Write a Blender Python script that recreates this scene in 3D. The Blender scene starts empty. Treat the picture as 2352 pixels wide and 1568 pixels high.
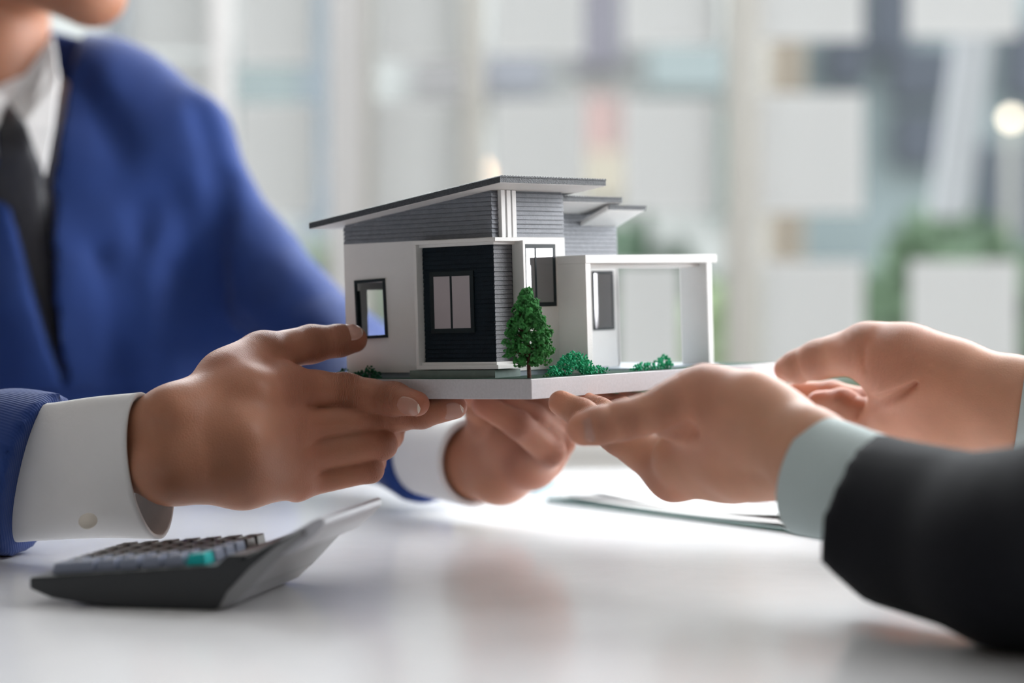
import bpy, bmesh, math, random
import numpy as np
from mathutils import Vector, Matrix
C = bpy.context.scene.collection
random.seed(7); RNG = np.random.default_rng(7)

# ------------------------------------------------------------------ camera, light, exposure
F = 5553.0            # focal length in pixels of the 2352 px wide frame (85 mm)
K = 0.87              # metres per measuring unit used for distances below
HOR = 620.0           # horizon row
ZT = 0.74             # table height
ZC = ZT + 0.2 * K     # camera height
PIT = math.atan((784 - HOR) / F)
cam = bpy.data.cameras.new('camera'); camo = bpy.data.objects.new('camera', cam); C.objects.link(camo)
camo.location = (0, 0, ZC); camo.rotation_euler = (math.pi / 2 - PIT, 0, 0)
cam.lens = 85; cam.sensor_width = 36; cam.clip_start = 0.05; cam.clip_end = 200
cam.dof.use_dof = True; cam.dof.focus_distance = 1.425; cam.dof.aperture_fstop = 3.4; cam.dof.aperture_blades = 9
bpy.context.scene.camera = camo
sc = bpy.context.scene
sc.view_settings.view_transform = 'Standard'; sc.view_settings.look = 'None'
sc.view_settings.gamma = 1.0; sc.view_settings.use_curve_mapping = False
sc.view_settings.exposure = 0.38
sc.cycles.use_denoising = True
sc.cycles.max_bounces = 7; sc.cycles.diffuse_bounces = 4; sc.cycles.caustics_reflective = False; sc.cycles.caustics_refractive = False
sc.cycles.sample_clamp_indirect = 6

world = bpy.data.worlds.new('sky'); sc.world = world; world.use_nodes = True
wn = world.node_tree; wn.nodes.clear()
wo = wn.nodes.new('ShaderNodeOutputWorld'); wb = wn.nodes.new('ShaderNodeBackground')
tc = wn.nodes.new('ShaderNodeTexCoord'); sp = wn.nodes.new('ShaderNodeSeparateXYZ'); cr = wn.nodes.new('ShaderNodeValToRGB')
cr.color_ramp.elements[0].position = 0.0; cr.color_ramp.elements[0].color = (0.86, 0.87, 0.87, 1)
cr.color_ramp.elements[1].position = 0.6; cr.color_ramp.elements[1].color = (0.90, 0.93, 0.97, 1)
wn.links.new(tc.outputs['Generated'], sp.inputs[0]); wn.links.new(sp.outputs['Z'], cr.inputs[0])
wn.links.new(cr.outputs[0], wb.inputs[0]); wb.inputs[1].default_value = 2.75
wn.links.new(wb.outputs[0], wo.inputs[0])

def area(name, loc, target, sx, sy, power, col):
    l = bpy.data.lights.new(name, 'AREA'); l.shape = 'RECTANGLE'; l.size = sx; l.size_y = sy
    l.energy = power; l.color = col
    o = bpy.data.objects.new(name, l); C.objects.link(o); o.location = loc
    o.rotation_euler = (Vector(target) - Vector(loc)).to_track_quat('-Z', 'Y').to_euler(); return o
# daylight through the big window on the right-hand wall and through the top of the rear glazing
area('right_window_daylight', (2.6, 2.2, 1.7), (0.0, 1.6, 0.9), 2.4, 1.6, 106, (0.97, 0.98, 1.0))
area('rear_window_daylight', (0.3, 3.9, 2.25), (0.0, 1.2, 0.8), 3.6, 0.9, 100, (0.93, 0.97, 1.0))

# ------------------------------------------------------------------ helpers
FWD = np.array([0, math.cos(PIT), -math.sin(PIT)]); UPV = np.array([0, math.sin(PIT), math.cos(PIT)])
def W(px, py, y):            # world point at measured image place and true distance y in metres
    r = FWD + np.array([1, 0, 0]) * (px - 1176) / F + UPV * (784 - py) / F
    return r * (y / r[1]) + np.array([0, 0, ZC])
def P(px, py, d): return W(px, py, d * K)
def RPX(r, d): return r * d * K / F

def srgb(*c):
    return tuple(((x / 255) / 12.92 if x / 255 <= 0.04045 else ((x / 255 + 0.055) / 1.055) ** 2.4) for x in c)

def mat(name, col, rough=0.5, metal=0.0, noise=0.0, nscale=30.0, bump=0.0, bscale=200.0, spec=0.5, sss=0.0, coat=0.0,
        transl=0.0, wave=0.0, wscale=300.0, sheen=0.0):
    m = bpy.data.materials.new(name); m.use_nodes = True; nt = m.node_tree; b = nt.nodes['Principled BSDF']
    b.inputs['Base Color'].default_value = (*col, 1); b.inputs['Roughness'].default_value = rough
    b.inputs['Metallic'].default_value = metal; b.inputs['Specular IOR Level'].default_value = spec
    if coat: b.inputs['Coat Weight'].default_value = coat; b.inputs['Coat Roughness'].default_value = 0.08
    if sheen: b.inputs['Sheen Weight'].default_value = sheen; b.inputs['Sheen Roughness'].default_value = 0.4
    if sss:
        b.inputs['Subsurface Weight'].default_value = sss; b.inputs['Subsurface Radius'].default_value = (1, 0.3, 0.15)
        b.inputs['Subsurface Scale'].default_value = 0.008
    t = nt.nodes.new('ShaderNodeTexCoord')
    if noise:
        n = nt.nodes.new('ShaderNodeTexNoise'); n.inputs['Scale'].default_value = nscale; n.inputs['Detail'].default_value = 4
        nt.links.new(t.outputs['Object'], n.inputs['Vector'])
        r = nt.nodes.new('ShaderNodeValToRGB')
        r.color_ramp.elements[0].position = 0.3; r.color_ramp.elements[1].position = 0.7
        r.color_ramp.elements[0].color = (*[max(0, c * (1 - noise)) for c in col], 1)
        r.color_ramp.elements[1].color = (*[min(1, c * (1 + noise)) for c in col], 1)
        nt.links.new(n.outputs['Fac'], r.inputs[0]); nt.links.new(r.outputs[0], b.inputs['Base Color'])
    last = None
    if bump:
        n = nt.nodes.new('ShaderNodeTexNoise'); n.inputs['Scale'].default_value = bscale; n.inputs['Detail'].default_value = 3
        nt.links.new(t.outputs['Object'], n.inputs['Vector'])
        bp = nt.nodes.new('ShaderNodeBump'); bp.inputs['Strength'].default_value = bump; bp.inputs['Distance'].default_value = 0.002
        nt.links.new(n.outputs['Fac'], bp.inputs['Height']); last = bp
    if wave:
        n = nt.nodes.new('ShaderNodeTexWave'); n.inputs['Scale'].default_value = wscale; n.bands_direction = 'DIAGONAL'
        nt.links.new(t.outputs['Object'], n.inputs['Vector'])
        bp = nt.nodes.new('ShaderNodeBump'); bp.inputs['Strength'].default_value = wave; bp.inputs['Distance'].default_value = 0.001
        nt.links.new(n.outputs['Fac'], bp.inputs['Height'])
        if last: nt.links.new(last.outputs[0], bp.inputs['Normal'])
        last = bp
    if last: nt.links.new(last.outputs[0], b.inputs['Normal'])
    if transl:
        tr = nt.nodes.new('ShaderNodeBsdfTranslucent'); tr.inputs[0].default_value = (*col, 1)
        mx = nt.nodes.new('ShaderNodeMixShader'); mx.inputs[0].default_value = transl
        out = nt.nodes['Material Output']
        nt.links.new(b.outputs[0], mx.inputs[1]); nt.links.new(tr.outputs[0], mx.inputs[2]); nt.links.new(mx.outputs[0], out.inputs[0])
    return m

def glass_mat(name, tint=(0.97, 0.985, 0.98)):
    m = bpy.data.materials.new(name); m.use_nodes = True; nt = m.node_tree; nt.nodes.clear()
    o = nt.nodes.new('ShaderNodeOutputMaterial'); mx = nt.nodes.new('ShaderNodeMixShader'); tr = nt.nodes.new('ShaderNodeBsdfTransparent')
    gl = nt.nodes.new('ShaderNodeBsdfGlossy'); fr = nt.nodes.new('ShaderNodeFresnel'); fr.inputs[0].default_value = 1.35
    tr.inputs[0].default_value = (*tint, 1); gl.inputs['Roughness'].default_value = 0.03
    nt.links.new(fr.outputs[0], mx.inputs[0]); nt.links.new(tr.outputs[0], mx.inputs[1]); nt.links.new(gl.outputs[0], mx.inputs[2])
    nt.links.new(mx.outputs[0], o.inputs[0]); return m

def link(o, parent=None):
    C.objects.link(o)
    if parent is not None: o.parent = parent
    return o
def tag(o, label=None, cat=None, group=None, kind=None):
    if label: o['label'] = label
    if cat: o['category'] = cat
    if group: o['group'] = group
    if kind: o['kind'] = kind
    return o
def empty(name, loc=(0, 0, 0), parent=None):
    o = bpy.data.objects.new(name, None); o.empty_display_size = 0.02; o.location = loc; return link(o, parent)
def obj(name, verts, faces, m, parent=None, smooth=False):
    me = bpy.data.meshes.new(name); me.from_pydata([tuple(map(float, v)) for v in verts], [], faces); me.update()
    if m: me.materials.append(m)
    if smooth: me.polygons.foreach_set('use_smooth', [True] * len(me.polygons))
    return link(bpy.data.objects.new(name, me), parent)
class MB:
    def __init__(s): s.v = []; s.f = []
    def add(s, v, f):
        n = len(s.v); s.v += [tuple(map(float, p)) for p in v]; s.f += [tuple(i + n for i in q) for q in f]; return s
    def box(s, x0, x1, y0, y1, z0, z1):
        v = [(x, y, z) for z in (z0, z1) for y in (y0, y1) for x in (x0, x1)]
        return s.add(v, [(0, 2, 3, 1), (4, 5, 7, 6), (0, 1, 5, 4), (2, 6, 7, 3), (0, 4, 6, 2), (1, 3, 7, 5)])
    def prism(s, bot, top):
        n = len(bot)
        return s.add(list(bot) + list(top), [tuple(range(n))[::-1], tuple(range(n, 2 * n))] + [(i, (i + 1) % n, n + (i + 1) % n, n + i) for i in range(n)])
    def ring_tube(s, rings, cap=True):
        n = len(rings[0]); v = [p for r in rings for p in r]; f = []
        for k in range(len(rings) - 1):
            for i in range(n): f.append((k * n + i, k * n + (i + 1) % n, (k + 1) * n + (i + 1) % n, (k + 1) * n + i))
        if cap: f += [tuple(range(n))[::-1], tuple(range((len(rings) - 1) * n, len(rings) * n))]
        return s.add(v, f)
    def build(s, name, m, parent=None, smooth=False, bevel=0.0):
        o = obj(name, s.v, s.f, m, parent, smooth)
        if bevel:
            bm = bmesh.new(); bm.from_mesh(o.data)
            bmesh.ops.recalc_face_normals(bm, faces=bm.faces)
            bmesh.ops.bevel(bm, geom=bm.edges[:], offset=bevel, segments=2, affect='EDGES', profile=0.5)
            bm.to_mesh(o.data); bm.free()
        return o

# ---------- signed-distance modelling
def smin(a, b, k):
    h = np.maximum(k - np.abs(a - b), 0) / k
    return np.minimum(a, b) - h * h * k * 0.25
class Field:
    def __init__(s, lo, hi, h):
        s.lo = np.array(lo, float); s.h = h; s.n = np.ceil((np.array(hi) - s.lo) / h).astype(int) + 1
        s.D = np.full(s.n, 1.0, np.float32)
    def sub(s, lo, hi):
        a = np.clip(np.floor((lo - s.lo) / s.h).astype(int), 0, s.n); b = np.clip(np.ceil((hi - s.lo) / s.h).astype(int) + 1, 0, s.n)
        return tuple(slice(i, j) for i, j in zip(a, b))
    def grid(s, sl):
        ax = [s.lo[i] + s.h * np.arange(sl[i].start, sl[i].stop) for i in range(3)]
        return np.meshgrid(*ax, indexing='ij')
    def cone(s, a, b, ra, rb, D=None, k=0.004, squash=None):
        D = s.D if D is None else D
        a = np.array(a); b = np.array(b); m = max(ra, rb) + k * 1.2 + 4 * s.h
        sl = s.sub(np.minimum(a, b) - m, np.maximum(a, b) + m)
        if any(q.stop <= q.start for q in sl): return
        X, Y, Z = s.grid(sl); ba = b - a; L2 = max(float(ba @ ba), 1e-12)
        t = np.clip(((X - a[0]) * ba[0] + (Y - a[1]) * ba[1] + (Z - a[2]) * ba[2]) / L2, 0, 1)
        dx = X - a[0] - t * ba[0]; dy = Y - a[1] - t * ba[1]; dz = Z - a[2] - t * ba[2]
        if squash is not None:
            n, q = squash; n = np.array(n) / np.linalg.norm(n); w = dx * n[0] + dy * n[1] + dz * n[2]
            d = np.sqrt(dx * dx + dy * dy + dz * dz + w * w * (1 / q ** 2 - 1)) - (ra + (rb - ra) * t)
        else: d = np.sqrt(dx * dx + dy * dy + dz * dz) - (ra + (rb - ra) * t)
        D[sl] = smin(D[sl], d.astype(np.float32), k)
    def groove(s, a, b, amp, sig):
        a = np.array(a); b = np.array(b); m = sig * 3
        sl = s.sub(np.minimum(a, b) - m, np.maximum(a, b) + m)
        if any(q.stop <= q.start for q in sl): return
        X, Y, Z = s.grid(sl); ba = b - a; L2 = float(ba @ ba)
        t0 = ((X - a[0]) * ba[0] + (Y - a[1]) * ba[1] + (Z - a[2]) * ba[2]) / L2; t = np.clip(t0, 0, 1)
        d2 = (X - a[0] - t * ba[0]) ** 2 + (Y - a[1] - t * ba[1]) ** 2 + (Z - a[2] - t * ba[2]) ** 2
        s.D[sl] += (amp * np.exp(-d2 / sig ** 2)).astype(np.float32)
    def crease(s, pts, amp, sig):
        pts = [np.array(p) for p in pts]; sl = s.sub(np.min(pts, 0) - 3 * sig, np.max(pts, 0) + 3 * sig); X, Y, Z = s.grid(sl); best = np.full(X.shape, 1.0)
        for a, b in zip(pts[:-1], pts[1:]):
            ba = b - a; t = np.clip(((X - a[0]) * ba[0] + (Y - a[1]) * ba[1] + (Z - a[2]) * ba[2]) / float(ba @ ba), 0, 1)
            best = np.minimum(best, (X - a[0] - t * ba[0]) ** 2 + (Y - a[1] - t * ba[1]) ** 2 + (Z - a[2] - t * ba[2]) ** 2)
        s.D[sl] += (amp * np.exp(-best / sig ** 2)).astype(np.float32)
    def mesh(s, D=None):
        D = s.D if D is None else D
        S = D < 0; n = np.array(D.shape) - 1
        cnt = np.zeros(n, np.int8)
        for i in (0, 1):
            for j in (0, 1):
                for k in (0, 1): cnt += S[i:n[0] + i, j:n[1] + j, k:n[2] + k]
        act = (cnt > 0) & (cnt < 8); ci = np.argwhere(act); idx = np.full(n, -1, np.int64); idx[act] = np.arange(len(ci))
        acc = np.zeros((len(ci), 3)); num = np.zeros(len(ci))
        cs = [(i, j, k) for i in (0, 1) for j in (0, 1) for k in (0, 1)]
        for p in cs:
            for ax in range(3):
                if p[ax]: continue
                q = list(p); q[ax] = 1
                d0 = D[ci[:, 0] + p[0], ci[:, 1] + p[1], ci[:, 2] + p[2]].astype(float); d1 = D[ci[:, 0] + q[0], ci[:, 1] + q[1], ci[:, 2] + q[2]].astype(float)
                m = (d0 < 0) != (d1 < 0); t = np.where(m, d0 / np.where(m, d0 - d1, 1), 0)
                pos = np.tile(np.array(p, float), (len(ci), 1)); pos[:, ax] += t
                acc[m] += pos[m]; num[m] += 1
        V = s.lo + s.h * (ci + acc / num[:, None])
        faces = []
        for ax in range(3):
            a, b = [(1, 2), (2, 0), (0, 1)][ax]
            sl0 = [slice(None)] * 3; sl1 = [slice(None)] * 3; sl0[ax] = slice(0, -1); sl1[ax] = slice(1, None)
            E = S[tuple(sl0)] != S[tuple(sl1)]
            e = np.argwhere(E); e = e[(e[:, a] > 0) & (e[:, b] > 0) & (e[:, a] < n[a]) & (e[:, b] < n[b])]
            def cell(da, db):
                c = e.copy(); c[:, a] += da; c[:, b] += db; return idx[c[:, 0], c[:, 1], c[:, 2]]
            q = np.stack([cell(-1, -1), cell(0, -1), cell(0, 0), cell(-1, 0)], 1)
            fl = ~S[e[:, 0], e[:, 1], e[:, 2]]; q[fl] = q[fl][:, ::-1]
            faces.append(q)
        return V, np.concatenate(faces)
def fast_obj(name, V, Q, m, parent=None, attrs=None):
    me = bpy.data.meshes.new(name); me.vertices.add(len(V)); me.vertices.foreach_set('co', np.asarray(V, np.float32).ravel())
    me.loops.add(len(Q) * 4); me.loops.foreach_set('vertex_index', np.asarray(Q, np.int32).ravel())
    me.polygons.add(len(Q)); me.polygons.foreach_set('loop_start', np.arange(0, len(Q) * 4, 4, dtype=np.int32))
    me.polygons.foreach_set('use_smooth', np.ones(len(Q), bool)); me.update(calc_edges=True); me.validate()
    for k, a in (attrs or {}).items():
        at = me.attributes.new(k, 'FLOAT', 'POINT'); at.data.foreach_set('value', np.asarray(a, np.float32))
    me.materials.append(m); return link(bpy.data.objects.new(name, me), parent)

# ------------------------------------------------------------------ materials
M = {}
M['table'] = mat('white_laminate', (0.84, 0.84, 0.855), 0.18, noise=0.015, nscale=60, bump=0.03, bscale=500, spec=0.55)
M['floor'] = mat('pale_floor_tile', (0.20, 0.17, 0.145), 0.35, noise=0.06, nscale=4)
M['ceiling'] = mat('white_ceiling_paint', (0.66, 0.65, 0.63), 0.9, noise=0.02)
M['wall'] = mat('warm_grey_paint', (0.17, 0.15, 0.135), 0.85, noise=0.03, nscale=8)
M['sill'] = mat('white_sill_paint', (0.78, 0.79, 0.78), 0.6, noise=0.02)
M['frame_white'] = mat('white_window_metal', (0.86, 0.85, 0.845), 0.45, transl=0.75)
M['frame_grey'] = mat('beige_grey_window_metal', (0.62, 0.61, 0.58), 0.5, noise=0.04, transl=0.6)
M['frame_dark'] = mat('slate_window_metal', (0.30, 0.33, 0.36), 0.5)
M['glass'] = glass_mat('window_glass')
M['note'] = mat('white_paper', (0.89, 0.885, 0.885), 0.8, transl=0.85, noise=0.005)
M['mwhite'] = mat('white_model_card', (0.76, 0.755, 0.745), 0.5, noise=0.015, nscale=90, bump=0.08, bscale=900)
M['mgrey'] = mat('grey_painted_plank', (0.19, 0.205, 0.235), 0.55, noise=0.10, nscale=260, bump=0.25, bscale=1200)
M['mdark'] = mat('charcoal_painted_plank', (0.006, 0.014, 0.022), 0.65, spec=0.2, noise=0.15, nscale=260, bump=0.25, bscale=1200)
M['mmid'] = mat('mid_grey_painted_plank', (0.115, 0.12, 0.135), 0.5, noise=0.15, nscale=260, bump=0.25, bscale=1200)
M['mroof'] = mat('charcoal_roof_sheet', (0.05, 0.058, 0.068), 0.45, noise=0.35, nscale=700, bump=0.5, bscale=1500)
M['mframe'] = mat('black_window_plastic', (0.008, 0.016, 0.020), 0.5, spec=0.25, noise=0.1, nscale=300)
M['mpane'] = mat('silvered_window_pane', (0.34, 0.335, 0.35), 0.03, metal=1.0)
M['mpane2'] = mat('frosted_window_pane', (0.42, 0.38, 0.40), 0.35, noise=0.05)
M['mbase'] = mat('silver_grey_board', (0.60, 0.59, 0.62), 0.42, noise=0.05, nscale=600, bump=0.05, bscale=1500)
M['mturf'] = mat('dark_green_flock', (0.03, 0.085, 0.06), 0.9, noise=0.3, nscale=500, bump=0.6, bscale=1500)
M['mplinth'] = mat('teal_grey_plinth', (0.20, 0.27, 0.25), 0.35, noise=0.08, nscale=200)
M['mbluegrey'] = mat('blue_grey_slab', (0.30, 0.36, 0.42), 0.5, noise=0.08, nscale=200)
M['leaf'] = mat('tree_flock_green', (0.045, 0.25, 0.055), 0.85, noise=0.6, nscale=300, bump=0.5, bscale=2500)
M['bush'] = mat('bush_flock_green', (0.03, 0.50, 0.25), 0.85, noise=0.35, nscale=500, bump=0.5, bscale=2500)
M['bushd'] = mat('dark_bush_flock', (0.015, 0.14, 0.07), 0.85, noise=0.35, nscale=500, bump=0.5, bscale=2500)
M['bark'] = mat('brown_twig', (0.10, 0.04, 0.025), 0.8, noise=0.3, nscale=600, bump=0.6, bscale=1500)
M['suit'] = mat('royal_blue_suit_wool', (0.016, 0.044, 0.185), 0.85, spec=0.3, noise=0.08, nscale=25, sheen=0.12, wave=0.25, wscale=180)
M['suitn'] = M['suit']
M['shirt'] = mat('white_cotton_shirt', (0.80, 0.79, 0.79), 0.75, noise=0.015, bump=0.12, bscale=260, transl=0.12)
M['tie'] = mat('charcoal_silk_tie', (0.022, 0.022, 0.028), 0.45, noise=0.1, wave=0.2, wscale=260)
M['bjacket'] = mat('black_suit_wool', (0.0055, 0.0065, 0.0095), 0.85, spec=0.2, noise=0.08, nscale=40, sheen=0.03, wave=0.2, wscale=220)
M['mintshirt'] = mat('pale_mint_shirt_cotton', (0.56, 0.66, 0.66), 0.75, bump=0.15, bscale=300, transl=0.1)
M['button'] = mat('dark_horn_button', (0.03, 0.035, 0.04), 0.35)
M['cbutton'] = mat('cream_cuff_button', (0.70, 0.65, 0.58), 0.4)
M['hair'] = mat('black_hair', (0.012, 0.010, 0.009), 0.5, bump=0.6, bscale=120)
M['calc'] = mat('black_calculator_plastic', (0.010, 0.013, 0.016), 0.28, bump=0.04, bscale=1500)
M['calcg'] = mat('dark_silver_calculator_plastic', (0.22, 0.22, 0.23), 0.3, metal=0.5, bump=0.04, bscale=1500)
M['calch'] = mat('satin_silver_calculator_plastic', (0.42, 0.42, 0.45), 0.28, metal=0.6)
M['keyd'] = mat('black_key_hand_reflection', (0.045, 0.035, 0.033), 0.28)  # black keys; the hand's warm reflection is put into the colour as brown
M['keyg'] = mat('blue_grey_key', (0.22, 0.245, 0.32), 0.25)
M['keyt'] = mat('turquoise_key', (0.0, 0.42, 0.42), 0.3)
M['keyp'] = mat('key_legend_white', (0.7, 0.68, 0.66), 0.6)
M['lcd'] = mat('lcd_glass', (0.15, 0.17, 0.18), 0.08, coat=0.5)
M['paper'] = mat('white_printing_paper', (0.93, 0.93, 0.92), 0.7, noise=0.01)
M['clip'] = mat('dark_green_clipboard', (0.035, 0.12, 0.10), 0.35, noise=0.1)
M['chrome'] = mat('chrome', (0.7, 0.7, 0.72), 0.15, metal=1.0)
M['blue'] = mat('grey_blue_pen_barrel', (0.30, 0.33, 0.50), 0.3)
M['leg'] = mat('white_table_leg', (0.7, 0.7, 0.7), 0.4)

def skin_mat(name, base, red, sss=0.22):
    m = bpy.data.materials.new(name); m.use_nodes = True; nt = m.node_tree; b = nt.nodes['Principled BSDF']
    def A(n):
        a = nt.nodes.new('ShaderNodeAttribute'); a.attribute_name = n; return a
    t = nt.nodes.new('ShaderNodeTexCoord')
    mix = nt.nodes.new('ShaderNodeMixRGB'); mix.inputs[1].default_value = (*base, 1); mix.inputs[2].default_value = (*red, 1)
    nt.links.new(A('red').outputs['Fac'], mix.inputs[0])
    n = nt.nodes.new('ShaderNodeTexNoise'); n.inputs['Scale'].default_value = 45; n.inputs['Detail'].default_value = 5
    nt.links.new(t.outputs['Object'], n.inputs['Vector'])
    mr = nt.nodes.new('ShaderNodeMapRange'); mr.inputs[3].default_value = 0.84; mr.inputs[4].default_value = 1.14
    nt.links.new(n.outputs['Fac'], mr.inputs[0])
    mu = nt.nodes.new('ShaderNodeMixRGB'); mu.blend_type = 'MULTIPLY'; mu.inputs[0].default_value = 1
    nt.links.new(mix.outputs[0], mu.inputs[1]); nt.links.new(mr.outputs[0], mu.inputs[2]); nt.links.new(mu.outputs[0], b.inputs['Base Color'])
    b.inputs['Roughness'].default_value = 0.5; b.inputs['Specular IOR Level'].default_value = 0.36
    b.inputs['Subsurface Weight'].default_value = sss; b.inputs['Subsurface Radius'].default_value = (1, 0.28, 0.14); b.inputs['Subsurface Scale'].default_value = 0.007
    # creases: fine lines round each joint, read from the crease coordinate
    ad = nt.nodes.new('ShaderNodeMath'); ad.operation = 'MULTIPLY_ADD'; ad.inputs[1].default_value = 1.0
    n2 = nt.nodes.new('ShaderNodeTexNoise'); n2.inputs['Scale'].default_value = 260; n2.inputs['Detail'].default_value = 2; nt.links.new(t.outputs['Object'], n2.inputs['Vector'])
    n2m = nt.nodes.new('ShaderNodeMath'); n2m.operation = 'MULTIPLY'; n2m.inputs[1].default_value = 2.4; nt.links.new(n2.outputs['Fac'], n2m.inputs[0])
    nt.links.new(A('cs').outputs['Fac'], ad.inputs[0]); nt.links.new(n2m.outputs[0], ad.inputs[2])
    fr = nt.nodes.new('ShaderNodeMath'); fr.operation = 'MULTIPLY'; fr.inputs[1].default_value = 3.6; nt.links.new(ad.outputs[0], fr.inputs[0])
    si = nt.nodes.new('ShaderNodeMath'); si.operation = 'SINE'; nt.links.new(fr.outputs[0], si.inputs[0])
    ab = nt.nodes.new('ShaderNodeMath'); ab.operation = 'ABSOLUTE'; nt.links.new(si.outputs[0], ab.inputs[0])
    po = nt.nodes.new('ShaderNodeMath'); po.operation = 'POWER'; po.inputs[1].default_value = 0.4; nt.links.new(ab.outputs[0], po.inputs[0])
    mw = nt.nodes.new('ShaderNodeMath'); mw.operation = 'MULTIPLY'; nt.links.new(po.outputs[0], mw.inputs[0]); nt.links.new(A('cw').outputs['Fac'], mw.inputs[1])
    b1 = nt.nodes.new('ShaderNodeBump'); b1.inputs['Strength'].default_value = 0.8; b1.inputs['Distance'].default_value = 0.0012; nt.links.new(mw.outputs[0], b1.inputs['Height'])
    vo = nt.nodes.new('ShaderNodeTexVoronoi'); vo.inputs['Scale'].default_value = 900; nt.links.new(t.outputs['Object'], vo.inputs['Vector'])
    b2 = nt.nodes.new('ShaderNodeBump'); b2.inputs['Strength'].default_value = 0.25; b2.inputs['Distance'].default_value = 0.0004
    nt.links.new(vo.outputs['Distance'], b2.inputs['Height']); nt.links.new(b1.outputs[0], b2.inputs['Normal'])
    nt.links.new(b2.outputs[0], b.inputs['Normal']); return m
M['skin_m'] = skin_mat('tan_skin', (0.40, 0.178, 0.104), (0.42, 0.135, 0.085))
M['skin_w'] = skin_mat('fair_skin', (0.60, 0.315, 0.205), (0.64, 0.235, 0.150))
M['nail'] = mat('fingernail', (0.52, 0.27, 0.21), 0.25, sss=0.15, coat=0.2)
M['nailtip'] = mat('fingernail_edge', (0.75, 0.62, 0.52), 0.3, sss=0.1)

# ------------------------------------------------------------------ the room
YW = 4.2                       # window wall
XL, XR, YB, HC = -2.9, 2.9, -2.2, 2.75
def struct(o): o['kind'] = 'structure'; return o
struct(MB().box(XL - .2, XR + .2, YB - .2, YW + .12, -0.1, 0).build('floor', M['floor']))
struct(MB().box(XL - .2, XR + .2, YB - .2, YW + .12, HC, HC + .1).build('ceiling', M['ceiling']))
struct(MB().box(XL - .15, XL, YB, YW, 0, HC).build('wall_left', M['wall']))
struct(MB().box(XL - .15, XR + .15, YB - .15, YB, 0, HC).build('wall_back', M['wall']))
wr = MB(); wr.box(XR, XR + .15, YB, YW, 0, 0.8); wr.box(XR, XR + .15, YB, YW, 2.55, HC); wr.box(XR, XR + .15, YB, .8, .8, 2.55); wr.box(XR, XR + .15, 3.6, YW, .8, 2.55)
struct(wr.build('wall_right', M['wall']))
rw = struct(empty('window_2', (XR, 0, .8)))
fr = MB(); fr.box(0, .05, .8, 3.6, 0, .05); fr.box(0, .05, .8, 3.6, 1.7, 1.75); fr.box(0, .05, .8, .85, 0, 1.75); fr.box(0, .05, 3.55, 3.6, 0, 1.75); fr.box(0, .05, 2.17, 2.23, 0, 1.75)
fr.build('frame', M['frame_white'], rw)
MB().box(0.06, .068, .8, 3.6, 0, 1.75).build('pane', M['glass'], rw)
zs = float(W(1300, 985, YW)[2])
struct(MB().box(XL, XR, YW, YW + .12, 0, zs).build('wall_front', M['sill']))
w1 = struct(empty('window_1', (0, YW, zs)))
def X(px, y=YW): return float(W(px, 400, y)[0])
def Zp(py, y=YW): return float(W(1176, py, y)[2])
def vbar(px0, px1, m, dep=0.06, nm='mullion'):
    MB().box(X(px0), X(px1), -0.02, dep, 0, HC - zs).build(nm, M[m], w1, bevel=0.004)
vbar(757, 834, 'frame_white'); vbar(834, 856, 'frame_grey', .1)
vbar(1672, 1744, 'frame_grey'); vbar(1062, 1112, 'frame_grey', .05); vbar(488, 532, 'frame_white', .05); vbar(243, 288, 'frame_dark')
vbar(-700, -600, 'frame_white'); vbar(-150, -110, 'frame_grey', .05); vbar(2560, 2630, 'frame_white'); vbar(3200, 3260, 'frame_grey', .05)
MB().box(XL, XR, -0.03, .13, -.03, 0.0).build('window_sill', M['sill'], w1)
for a, b in ((XL, X(243)), (X(288), X(488)), (X(532), X(757)), (X(856), X(1062)), (X(1112), X(1672)), (X(1744), X(2560)), (X(2630), XR)):
    MB().box(a, b, 0.02, .028, 0, HC - zs).build('pane', M['glass'], w1)

# paper sheets stuck on the glass
sheets = [
 (292, 486, -110, 118, 'top row, beside the dark window bar'), (296, 486, 132, 395, 'just behind the blue suited shoulder'),
 (548, 718, -90, 150, 'top row, left of the broad white mullion'), (545, 722, 236, 492, 'middle row, left of the broad white mullion'),
 (868, 1056, -110, 140, 'top row, right of the broad white mullion'), (862, 1058, 232, 492, 'above the sloping end of the model roof'),
 (1132, 1342, -120, 128, 'top row, above the model roof peak'), (1132, 1344, 226, 486, 'right behind the model roof peak'),
 (1432, 1652, -130, 104, 'top row, left of the beige grey mullion'), (1434, 1654, 226, 486, 'right of the stepped small roofs'),
 (1418, 1566, 606, 860, 'seen through the open carport'),
 (1748, 1984, -130, 92, 'top row, right of the beige grey mullion'), (1746, 1986, 212, 490, 'middle row, right of the beige grey mullion'), (1750, 1988, 598, 860, 'bottom row, above the gripping thumb'),
 (2086, 2342, -130, 84, 'top row, heading the leaning board'), (2092, 2344, 598, 860, 'bottom row, above the far right wrist'),
]
for (a, b, c, d, lab) in sheets:
    x0, x1, z0, z1 = X(a), X(b), Zp(d), Zp(c); n = 6; v = []; f = []
    for k, off in enumerate((0.0, 0.0006)):
        for i in range(n + 1):
            for j in range(n + 1):
                cu = 0.006 * ((i / n - .5) ** 2 + (j / n - .5) ** 2) * 2
                v.append((x0 + (x1 - x0) * i / n, YW + 0.0165 - cu - off, z0 + (z1 - z0) * j / n))
    N = (n + 1) ** 2
    for i in range(n):
        for j in range(n):
            p = i * (n + 1) + j; f += [(p, p + 1, p + n + 2, p + n + 1), (N + p, N + p + n + 1, N + p + n + 2, N + p + 1)]
    tag(obj('paper_sheet', v, f, M['note'], smooth=True), 'white sheet on the window, ' + lab, 'paper', 'white paper sheets stuck on the window')

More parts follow.
